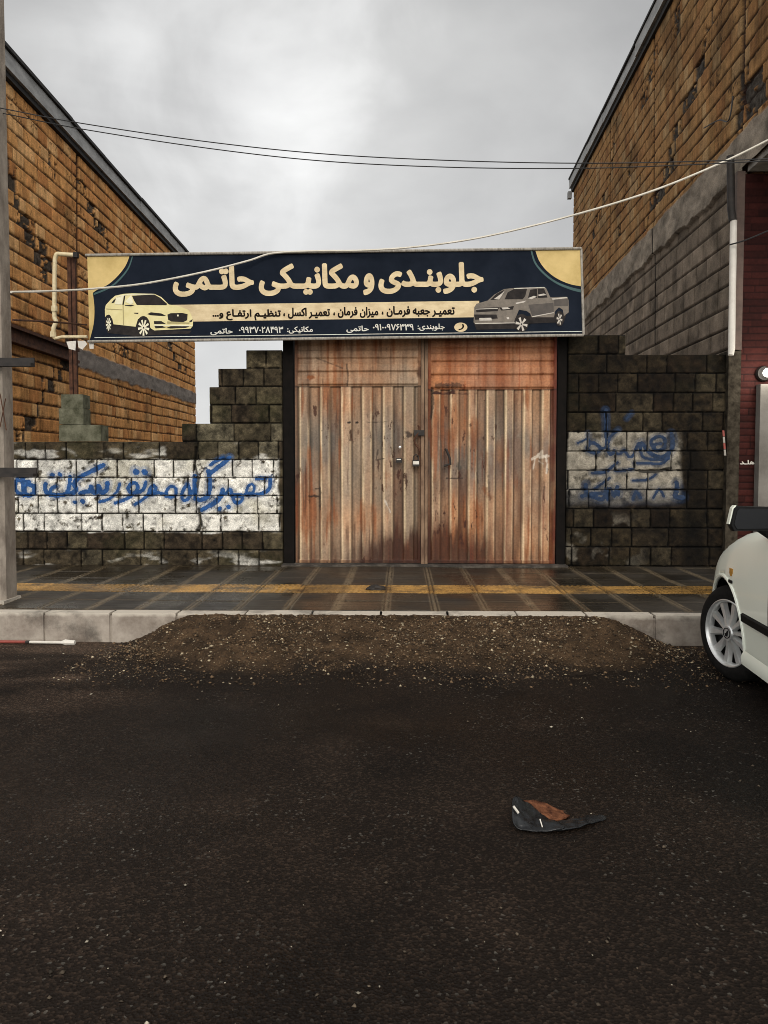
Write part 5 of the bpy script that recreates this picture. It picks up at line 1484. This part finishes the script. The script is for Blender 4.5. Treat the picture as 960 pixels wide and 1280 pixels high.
def crv(xs_, ys_, xq_):
    # smooth monotone-ish interpolation
    xs_, ys_ = np.array(xs_), np.array(ys_)
    m = np.gradient(ys_, xs_)
    i = np.clip(np.searchsorted(xs_, xq_) - 1, 0, len(xs_) - 2)
    h = xs_[i + 1] - xs_[i]; t = (xq_ - xs_[i]) / h
    return (2 * t ** 3 - 3 * t ** 2 + 1) * ys_[i] + (t ** 3 - 2 * t ** 2 + t) * h * m[i] + (-2 * t ** 3 + 3 * t ** 2) * ys_[i + 1] + (t ** 3 - t ** 2) * h * m[i + 1]


ST = np.concatenate([np.linspace(-3.70, -3.3, 20, endpoint=False), np.linspace(-3.3, -0.6, 120, endpoint=False), np.linspace(-0.6, 0.76, 100)])
NS = 48


def section(x):
    w, zt_, zb_ = crv(SX, SW, x), crv(SX, SZ, x), crv(SX, SB, x)
    zs = zt_ - 0.035
    hgt = zs - zb_
    pts = [(w * 0.90, zb_), (w * 0.965, zb_ + 0.05), (w * 0.985, zb_ + 0.22 * hgt), (w * 1.0, zb_ + 0.45 * hgt), (w * 0.998, zb_ + 0.68 * hgt), (w * 0.975, zb_ + 0.90 * hgt), (w * 0.925, zs + 0.004), (w * 0.80, zt_ - 0.012), (w * 0.4, zt_ - 0.002), (0.0, zt_)]
    L = smooth_line(pts, 8)
    L = np.array(L)
    d = np.concatenate([[0], np.cumsum(np.hypot(*np.diff(L, axis=0).T))])
    # finer on the flank
    t = np.linspace(0, 1, NS) ** 1.25 * d[-1]
    return np.stack([np.interp(t, d, L[:, 0]), np.interp(t, d, L[:, 1])], -1)


sec = np.array([section(x_) for x_ in ST])              # (station, NS, 2)
half = np.concatenate([np.broadcast_to(ST[:, None, None], sec.shape[:2] + (1,)), sec], -1)
full = np.concatenate([half, half[:, ::-1][:, 1:] * np.array([1, -1, 1])], 1)      # left flank .. centre .. right flank
AR, AZ = 0.362, 0.325
for wx in (0.0, -2.65):
    dX, dZ = full[..., 0] - wx, full[..., 2] - AZ
    rr2 = np.hypot(dX, dZ)
    side = (np.abs(full[..., 1]) > 0.62) & (full[..., 2] < 0.78)
    nr = side & (np.abs(rr2 - AR) < 0.014)
    sc_ = np.where(nr, AR / np.maximum(rr2, 1e-6), 1.0)
    full[..., 0] = wx + dX * sc_; full[..., 2] = AZ + dZ * sc_
ins = np.zeros(full.shape[:2], bool)
for wx in (0.0, -2.65):
    ins |= (np.hypot(full[..., 0] - wx, full[..., 2] - AZ) < AR + 0.0005) & (np.abs(full[..., 1]) > 0.62) & (full[..., 2] < 0.78)
fm = ~(ins[:-1, :-1] & ins[1:, 1:] & ins[1:, :-1] & ins[:-1, 1:])
body = link('body', grid_mesh('body', full, np.ones(full.shape), fm), paint, car, local=True)
so = body.modifiers.new('sheet', 'SOLIDIFY'); so.thickness = 0.012; so.offset = -1
mb = MB()
mb.poly([tuple(p_) for p_ in full[0]]); mb.build('rear_panel', paint, car, local=True)
mb = MB(); mb.poly([tuple(p_) for p_ in full[-1][::-1]]); mb.build('front_panel', paint, car, local=True)
mb = MB(); mb.box(-3.5, 0.6, -0.72, 0.72, 0.2, 0.27); mb.box(-2.15, -0.5, -0.78, 0.78, 0.21, 0.9)
mb.build('underbody', blackp, car, local=True)
# arch lips and wells
for wx in (0.0, -2.65):
    for sy_ in (1, -1):
        P = []
        for i in range(29):
            a = R(-18 + 216 * i / 28); xx, zz = wx + AR * math.cos(a), AZ + AR * math.sin(a)
            s_i = section(min(max(xx, -3.69), 0.75))
            yy_ = np.interp(zz, s_i[:NS * 2 // 3, 1], s_i[:NS * 2 // 3, 0])
            P.append((xx, sy_ * (yy_ - 0.004), zz))
        MB().tube(P, 0.014, 8).build('arch_lip', paint, car, smooth=True, local=True)
        mb = MB()
        A1 = [(wx + (AR + 0.004) * math.cos(R(a)), AZ + (AR + 0.004) * math.sin(R(a))) for a in range(-30, 211, 10)]
        for (xa_, za_), (xb_, zb_) in zip(A1[:-1], A1[1:]):
            mb.poly([(xa_, sy_ * 0.42, za_), (xb_, sy_ * 0.42, zb_), (xb_, sy_ * (0.80 if wx < 0 else 0.77), zb_), (xa_, sy_ * (0.80 if wx < 0 else 0.77), za_)])
        mb.poly([(a_, sy_ * 0.42, b_) for a_, b_ in A1])
        mb.build('wheel_well', blackp, car, local=True)


def wheel(loc, steer, side):
    w = bpy.data.objects.new('wheel', None); COL.objects.link(w); w.parent = car; w.empty_display_size = 0.1
    w.location = loc; w.rotation_euler = (0, 0, steer)
    Mx = Matrix.Rotation(R(-90) * side, 4, 'X')        # local z -> outward y
    r_ = 0.312
    prof = [(0.205, 0.078), (0.215, 0.088), (0.235, 0.093), (0.268, 0.092), (0.292, 0.082), (0.304, 0.068), (r_, 0.055), (r_, 0.02), (r_ - 0.008, 0.016), (r_ - 0.008, 0.008), (r_, 0.004),
            (r_, -0.055), (0.30, -0.075), (0.26, -0.09), (0.205, -0.08)]
    MB().lathe(prof, 56, Mx, closed=True).build('tyre', rubber, w, smooth=True, local=True)
    MB().lathe([(0.204, -0.08), (0.204, 0.02), (0.001, 0.02)], 40, Mx).build('rim', blackp, w, smooth=True, local=True)
    hc = MB().lathe([(0.205, 0.04), (0.209, 0.078), (0.217, 0.087), (0.222, 0.092), (0.216, 0.096), (0.208, 0.090), (0.200, 0.066), (0.199, 0.04)], 56, Mx)
    ns = 10
    for i in range(ns):
        a0 = 2 * math.pi * i / ns + 0.12
        for (r0, r1, w0, w1, h0, h1) in ((0.045, 0.203, 0.013, 0.034, 0.082, 0.076),):
            pts = []
            for (rr3, ww_) in ((r0, w0), ((r0 + r1) / 2, (w0 + w1) * 0.55), (r1, w1)):
                pts.append((rr3, ww_))
            P = [(a_, b_) for a_, b_ in pts] + [(a_, -b_ * 0.72) for a_, b_ in pts[::-1]]
            ca, sa = math.cos(a0), math.sin(a0)
            low = [Mx @ Vector((a_ * ca - b_ * sa, a_ * sa + b_ * ca, 0.045)) for a_, b_ in P]
            hi_ = [Mx @ Vector((a_ * ca - b_ * 0.62 * sa, a_ * sa + b_ * 0.62 * ca, 0.084 if a_ < 0.1 else 0.072)) for a_, b_ in P]
            vl = [hc.bm.verts.new(p_) for p_ in low]; vh = [hc.bm.verts.new(p_) for p_ in hi_]
            for k in range(6): hc.bm.faces.new((vl[k], vl[(k + 1) % 6], vh[(k + 1) % 6], vh[k]))
            hc.bm.faces.new((vh[0], vh[1], vh[4], vh[5])); hc.bm.faces.new((vh[1], vh[2], vh[3], vh[4]))
    hcap = hc.lathe([(0.055, 0.05), (0.052, 0.086), (0.046, 0.092), (0.001, 0.092)], 28, Mx).build('hubcap', alloy, w, smooth=True, local=True)
    e_ = MB().lathe([(0.030, 0.0925), (0.030, 0.0955), (0.035, 0.0955), (0.035, 0.0925)], 28, Mx)
    e_.prism([Mx @ Vector(p_) for p_ in ((-0.016, -0.02, 0.0925), (-0.004, -0.018, 0.0925), (0.004, 0.0, 0.0925), (0.018, 0.002, 0.0925), (0.012, 0.02, 0.0925), (-0.006, 0.022, 0.0925), (-0.014, 0.004, 0.0925))], Mx.to_3x3() @ Vector((0, 0, 0.003)))
    e_.build('wheel_emblem', blackp, w, local=True)
    return w


ST_A = R(18)
wheel((0, 0.725, 0.3125), ST_A, 1); wheel((0, -0.725, 0.3125), ST_A, -1)
wheel((-2.65, 0.735, 0.3125), 0, 1); wheel((-2.65, -0.735, 0.3125), 0, -1)

# greenhouse: glass, roof, pillars
bel = [(-0.42, 0.72), (-0.62, 0.765), (-1.6, 0.80), (-2.6, 0.77), (-3.02, 0.66)]
top_ = [(-1.22, 0.52), (-1.34, 0.575), (-1.7, 0.60), (-2.2, 0.585), (-2.42, 0.52)]
mb = MB(); ZBt, ZRf = 0.99, 1.43
for s1 in (1, -1):
    lowv = [Vector((a_, s1 * b_, ZBt)) for a_, b_ in bel]; hiv = [Vector((a_, s1 * b_, ZRf - 0.04)) for a_, b_ in top_]
    for k in range(4): mb.poly([lowv[k], lowv[k + 1], hiv[k + 1], hiv[k]])
mb.poly([(bel[0][0], bel[0][1], ZBt), (bel[0][0], -bel[0][1], ZBt), (top_[0][0], -top_[0][1], ZRf - 0.04), (top_[0][0], top_[0][1], ZRf - 0.04)])
mb.poly([(bel[4][0], bel[4][1], ZBt), (bel[4][0], -bel[4][1], ZBt), (top_[4][0], -top_[4][1], ZRf - 0.04), (top_[4][0], top_[4][1], ZRf - 0.04)])
mb.build('windows', glassm, car, local=True)
nx_, ny_ = 24, 20
gx_ = np.linspace(-2.52, -1.12, nx_); gy_ = np.linspace(-1, 1, ny_)
G = np.zeros((ny_, nx_, 3))
for i in range(ny_):
    for k in range(nx_):
        t = (gx_[k] + 1.82) / 0.70
        hw = 0.60 - 0.05 * t * t
        G[i, k] = (gx_[k], gy_[i] * hw, ZRf - 0.005 + 0.035 * (1 - t * t) * 0.6 + 0.035 * (1 - gy_[i] ** 4) - 0.028)
rfm = grid_mesh('roof', G, np.ones(G.shape))
ro = link('roof', rfm, paint, car, local=True); sm_ = ro.modifiers.new('sheet', 'SOLIDIFY'); sm_.thickness = 0.03; sm_.offset = -1
for s1 in (1, -1):
    for pl, (bi, ti), r0 in (('pillar', (0, 0), 0.028), ('pillar', (4, 4), 0.05)):
        MB().tube([(bel[bi][0], s1 * bel[bi][1], ZBt - 0.02), (top_[ti][0], s1 * (top_[ti][1] + 0.01), ZRf - 0.02)], r0, 10).build(pl, paint, car, smooth=True, local=True)
    MB().tube([(-1.78, s1 * 0.802, ZBt - 0.02), (-1.84, s1 * 0.605, ZRf - 0.03)], 0.026, 8).build('pillar', blackp, car, local=True)
    MB().tube([(-1.22, s1 * 0.545, ZRf - 0.03), (-1.5, s1 * 0.60, ZRf - 0.012), (-2.2, s1 * 0.595, ZRf - 0.012), (-2.42, s1 * 0.53, ZRf - 0.03)], 0.022, 8).build('roof_rail', paint, car, smooth=True, local=True)
# flank trim following the body
def flank(x_, z_, out=0.0):
    s_i = section(x_); m = NS * 2 // 3
    return np.interp(z_, s_i[:m, 1], s_i[:m, 0]) + out


for s1 in (1, -1):
    for xa_, xb_ in ((-1.60, -0.37), (-2.27, -1.62)):
        mb = MB(); prev = None
        for i in range(17):
            x_ = xb_ + (xa_ - xb_) * i / 16
            z0_, z1_ = 0.455, 0.520
            ring = [(x_, s1 * flank(x_, z0_, -0.004), z0_), (x_, s1 * flank(x_, z0_, 0.014), z0_ + 0.012), (x_, s1 * flank(x_, z1_, 0.014), z1_ - 0.012), (x_, s1 * flank(x_, z1_, -0.004), z1_)]
            ring = [mb.bm.verts.new(p_) for p_ in ring]
            if prev: [mb.bm.faces.new((prev[k], prev[(k + 1) % 4], ring[(k + 1) % 4], ring[k])) for k in range(4)]
            else: mb.bm.faces.new(ring)
            prev = ring
        mb.bm.faces.new(prev[::-1])
        mb.build('side_moulding', blackp, car, smooth=True, local=True)
    for x_ in (-0.74, -1.61, -2.5):         # door seams
        P = [(x_ - 0.02 * math.sin(t_ * 3), s1 * flank(x_, 0.26 + t_ * 0.64, 0.0015), 0.26 + t_ * 0.64) for t_ in np.linspace(0, 1, 12)]
        MB().tube(P, 0.004, 6).build('door_seam', blackp, car, local=True)
    for x_ in (-1.40, -2.30):
        MB().box(x_ - 0.09, x_ + 0.09, s1 * flank(x_, 0.78) - 0.012, s1 * flank(x_, 0.78) + 0.026, 0.765, 0.80).build('door_handle', paint, car, bevel=0.008, local=True)
    # indicator and badge on the front wing
    for (x_, zc_, ww2, hh2, mt, nm) in ((-0.16, 0.735, 0.020, 0.024, amber, 'side_indicator'), (-0.16, 0.675, 0.028, 0.009, blackp, 'wing_badge')):
        yv = flank(x_, zc_)
        if nm == 'side_indicator': pg = [(-ww2, hh2), (ww2, hh2), (ww2, -hh2 * 0.2), (ww2 * 0.4, -hh2), (-ww2 * 0.4, -hh2), (-ww2, -hh2 * 0.2)]
        else: pg = [(-ww2, hh2), (ww2, hh2), (ww2, -hh2), (-ww2, -hh2)]
        MB().prism([(x_ + a_, s1 * (yv - 0.008), zc_ + b_) for a_, b_ in pg], (0, s1 * 0.016, 0)).build(nm, mt, car, bevel=0.003, local=True)
    # mirrors
    mc = Vector((-0.72, s1 * 0.935, 1.125))
    mb = MB()
    pts = [(-0.115, -0.055), (-0.105, -0.068), (0.10, -0.074), (0.118, -0.04), (0.10, 0.052), (0.085, 0.066), (-0.10, 0.062), (-0.118, 0.04)]
    rings = []
    for dxx, scl in ((-0.035, 0.97), (-0.03, 1.0), (0.02, 1.0), (0.06, 0.86), (0.085, 0.55)):
        rings.append([mb.bm.verts.new((mc.x + dxx, mc.y + s1 * a_ * scl, mc.z + b_ * scl)) for a_, b_ in pts])
    for i in range(4):
        for k in range(8): mb.bm.faces.new((rings[i][k], rings[i][(k + 1) % 8], rings[i + 1][(k + 1) % 8], rings[i + 1][k]))
    mb.bm.faces.new(rings[0]); mb.bm.faces.new(rings[-1])
    mir = mb.build('mirror', blackp, car, smooth=True, local=True, bevel=0.012, seg=3)
    MB().prism([(mc.x - 0.0365, mc.y + s1 * a_ * 0.86, mc.z + b_ * 0.82) for a_, b_ in pts], (-0.004, 0, 0)).build('mirror_glass', glassm, mir, local=True)
    MB().prism([(mc.x - 0.02, mc.y + s1 * a_, mc.z + b_) for a_, b_ in ((0.119, -0.035), (0.124, -0.035), (0.106, 0.055), (0.095, 0.068), (0.085, 0.07), (0.098, 0.05))], (0.04, 0, 0)).build('mirror_trim', paint, mir, local=True)
    MB().tube([(mc.x + 0.05, s1 * 0.88, mc.z - 0.05), (mc.x + 0.1, s1 * 0.76, 1.0)], 0.028, 8).build('mirror_arm', blackp, mir, local=True)
    # lamps
    MB().hexa([(0.50, s1 * 0.36, 0.56), (0.725, s1 * 0.34, 0.565), (0.645, s1 * 0.565, 0.575), (0.50, s1 * 0.62, 0.58), (0.50, s1 * 0.36, 0.63), (0.72, s1 * 0.34, 0.62), (0.64, s1 * 0.56, 0.635), (0.50, s1 * 0.62, 0.65)]).build('headlight', lamp, car, bevel=0.01, local=True)
    MB().hexa([(-3.70, s1 * 0.45, 0.68), (-3.55, s1 * 0.45, 0.68), (-3.50, s1 * 0.79, 0.68), (-3.655, s1 * 0.72, 0.68), (-3.70, s1 * 0.45, 0.84), (-3.55, s1 * 0.45, 0.84), (-3.50, s1 * 0.79, 0.84), (-3.65, s1 * 0.72, 0.84)]).build('tail_light', redl, car, bevel=0.01, local=True)
MB().box(0.70, 0.775, -0.33, 0.33, 0.585, 0.66).build('grille', blackp, car, bevel=0.01, local=True)
P = [(0.40, 0.755), (0.50, 0.715), (0.62, 0.64), (0.715, 0.52), (0.775, 0.36), (0.79, 0.0)]
P = [(a_, b_, 0.43) for a_, b_ in smooth_line(P, 5)]
P = P + [(a_, -b_, c_) for a_, b_, c_ in P[::-1][1:]]
mb = MB(); prev = None
for a_, b_, c_ in P:
    s_ = 0.985
    ring = [mb.bm.verts.new(p_) for p_ in ((a_ * s_ - 0.03, b_ * 0.95, 0.24), (a_, b_, 0.27), (a_ + 0.012, b_ * 1.005, 0.42), (a_, b_, 0.54), (a_ * s_ - 0.03, b_ * 0.95, 0.56))]
    if prev: [mb.bm.faces.new((prev[k], prev[k + 1], ring[k + 1], ring[k])) for k in range(4)]
    prev = ring
mb.build('front_bumper', paint, car, smooth=True, local=True)
# sill flare
for s1 in (1, -1):
    mb = MB(); prev = None
    for i in range(21):
        x_ = -0.36 - 1.93 * i / 20
        yv = flank(x_, 0.30)
        ring = [mb.bm.verts.new(p_) for p_ in ((x_, s1 * (yv - 0.03), 0.185), (x_, s1 * (yv + 0.014), 0.20), (x_, s1 * (yv + 0.020), 0.245), (x_, s1 * (yv + 0.002), 0.285))]
        if prev: [mb.bm.faces.new((prev[k], prev[k + 1], ring[k + 1], ring[k])) for k in range(3)]
        prev = ring
    mb.build('sill', paint, car, smooth=True, local=True)

# ------------------------------------------------------------------ litter
# torn piece of black plastic trim with a rust-brown lining, lying on the road
DY = 2.87
o_ = at(700, 1040, Z=0.0)
db = empty('plastic_scrap', o_, 'torn glossy black plastic shell with a brown lining lying on the asphalt', 'scrap')
sc_p = lambda px, py, dy=0.0: at(px, py, Y=o_.y + dy)


def sheet(name, rows_, mat, th, sub=2):
    me = bpy.data.meshes.new(name)
    nv_, nu_ = len(rows_), len(rows_[0])
    vs = [tuple(p_) for r_ in rows_ for p_ in r_]
    fs = [(i * nu_ + k, i * nu_ + k + 1, (i + 1) * nu_ + k + 1, (i + 1) * nu_ + k) for i in range(nv_ - 1) for k in range(nu_ - 1)]
    me.from_pydata(vs, [], fs); me.update()
    me.polygons.foreach_set('use_smooth', [True] * len(me.polygons))
    o = link(name, me, mat, db)
    m1 = o.modifiers.new('soft', 'SUBSURF'); m1.levels = 3; m1.render_levels = 3
    tx = bpy.data.textures.new('crumple', 'CLOUDS'); tx.noise_scale = 0.035
    m3 = o.modifiers.new('crumple', 'DISPLACE'); m3.texture = tx; m3.strength = 0.013; m3.mid_level = 0.5; m3.texture_coords = 'GLOBAL'
    m2 = o.modifiers.new('sheet', 'SOLIDIFY'); m2.thickness = th; m2.offset = 0
    return o


gb = m_noise('gloss_black', (0.003, 0.003, 0.0035), (0.012, 0.013, 0.014), 22, 0.28, 0.5, 60, spec=0.3)
bl_ = m_noise('brown_lining', (0.045, 0.016, 0.009), (0.19, 0.075, 0.036), 26, 0.8, 0.8, 60, spec=0.1)
sheet('shell', [
    [sc_p(641, 993, 0.10), sc_p(650, 998, 0.10), sc_p(658, 1003, 0.12), sc_p(668, 1010, 0.14)],
    [sc_p(640, 1008, 0.05), sc_p(650, 1016, 0.05), sc_p(662, 1022, 0.06), sc_p(680, 1022, 0.09)],
    [sc_p(640, 1024, 0.02), sc_p(654, 1032, 0.01), sc_p(674, 1034, 0.01), sc_p(700, 1028, 0.03)],
    [sc_p(642, 1034, -0.01), sc_p(660, 1040, -0.01), sc_p(680, 1040, -0.02), sc_p(712, 1036, -0.01)]], gb, 0.006)
sheet('flap', [
    [sc_p(676, 1030, 0.03), sc_p(706, 1026, 0.07), sc_p(728, 1019, 0.11), sc_p(748, 1019, 0.12), sc_p(759, 1022, 0.12)],
    [sc_p(678, 1035, 0.01), sc_p(706, 1031, 0.03), sc_p(728, 1024, 0.07), sc_p(746, 1023, 0.09), sc_p(757, 1024, 0.10)],
    [sc_p(676, 1040, -0.02), sc_p(704, 1038, -0.01), sc_p(730, 1033, 0.02), sc_p(744, 1027, 0.07), sc_p(755, 1026, 0.09)]], gb, 0.005)
sheet('lining', [
    [sc_p(649, 1000, 0.14), sc_p(664, 1001, 0.17), sc_p(680, 1002, 0.19), sc_p(690, 1010, 0.19), sc_p(703, 1013, 0.19), sc_p(714, 1019, 0.17)],
    [sc_p(656, 1012, 0.11), sc_p(668, 1012, 0.13), sc_p(682, 1014, 0.13), sc_p(692, 1018, 0.13), sc_p(702, 1019, 0.13), sc_p(711, 1021, 0.13)],
    [sc_p(668, 1024, 0.06), sc_p(676, 1027, 0.06), sc_p(686, 1027, 0.06), sc_p(696, 1026, 0.07), sc_p(703, 1024, 0.09), sc_p(709, 1023, 0.10)]], bl_, 0.008)
MB().tube([sc_p(642, 1008, 0.03), sc_p(648, 1016, 0.03)], 0.005, 6).build('edge_highlight', M['white_pipe'], db); MB().tube([sc_p(675, 1024, 0.03), sc_p(678, 1034, 0.0)], 0.0025, 6).build('edge_highlight', M['white_pipe'], db)  # white slivers stand in for highlights on the glossy shell

# barred stick in the gutter
stk = empty('striped_stick', at(45, 812, Y=YK - 0.06), 'red and white stick lying in the gutter by the kerb at the left', 'stick')
g_ = lambda px: at(px, 812, Y=YK - 0.06)
zz = 0.018
pp = [Vector((g_(p_).x, YK - 0.06 - 0.004 * i, zz)) for i, p_ in enumerate((-60, 33, 38, 78, 95))]
MB().tube([pp[0], pp[1]], 0.012, 8).build('red_end', sm[0], stk, smooth=True)
MB().tube([pp[1], pp[2]], 0.0125, 8).build('dark_joint', M['darksteel'], stk, smooth=True)
MB().tube([pp[2], pp[3], pp[3] + Vector((0.03, 0, 0.002)), pp[4]], [0.010, 0.011, 0.022, 0.017], 8).build('white_end', M['white_pipe'], stk, smooth=True)
# dark rag on the yellow row
rg = at(470, 736, Z=ZP + 0.005); bmx = bmesh.new()
bmesh.ops.create_icosphere(bmx, subdivisions=3, radius=1.0)
for v_ in bmx.verts:
    nn = 0.75 + 0.5 * float(vnoise(np.array(v_.co.x * 2.3 + 9), np.array(v_.co.y * 2.3 + v_.co.z * 1.7), 3))
    v_.co = Vector((v_.co.x * 0.085 * nn, v_.co.y * 0.05 * nn, max(v_.co.z, -0.2) * 0.038 * nn)) + rg
me = bpy.data.meshes.new('rag'); bmx.to_mesh(me); bmx.free()
tag(link('rag', me, M['darksteel']), 'small dark rag lying on the yellow paving strip before the gate', 'rag')
# pebbles worth pointing at
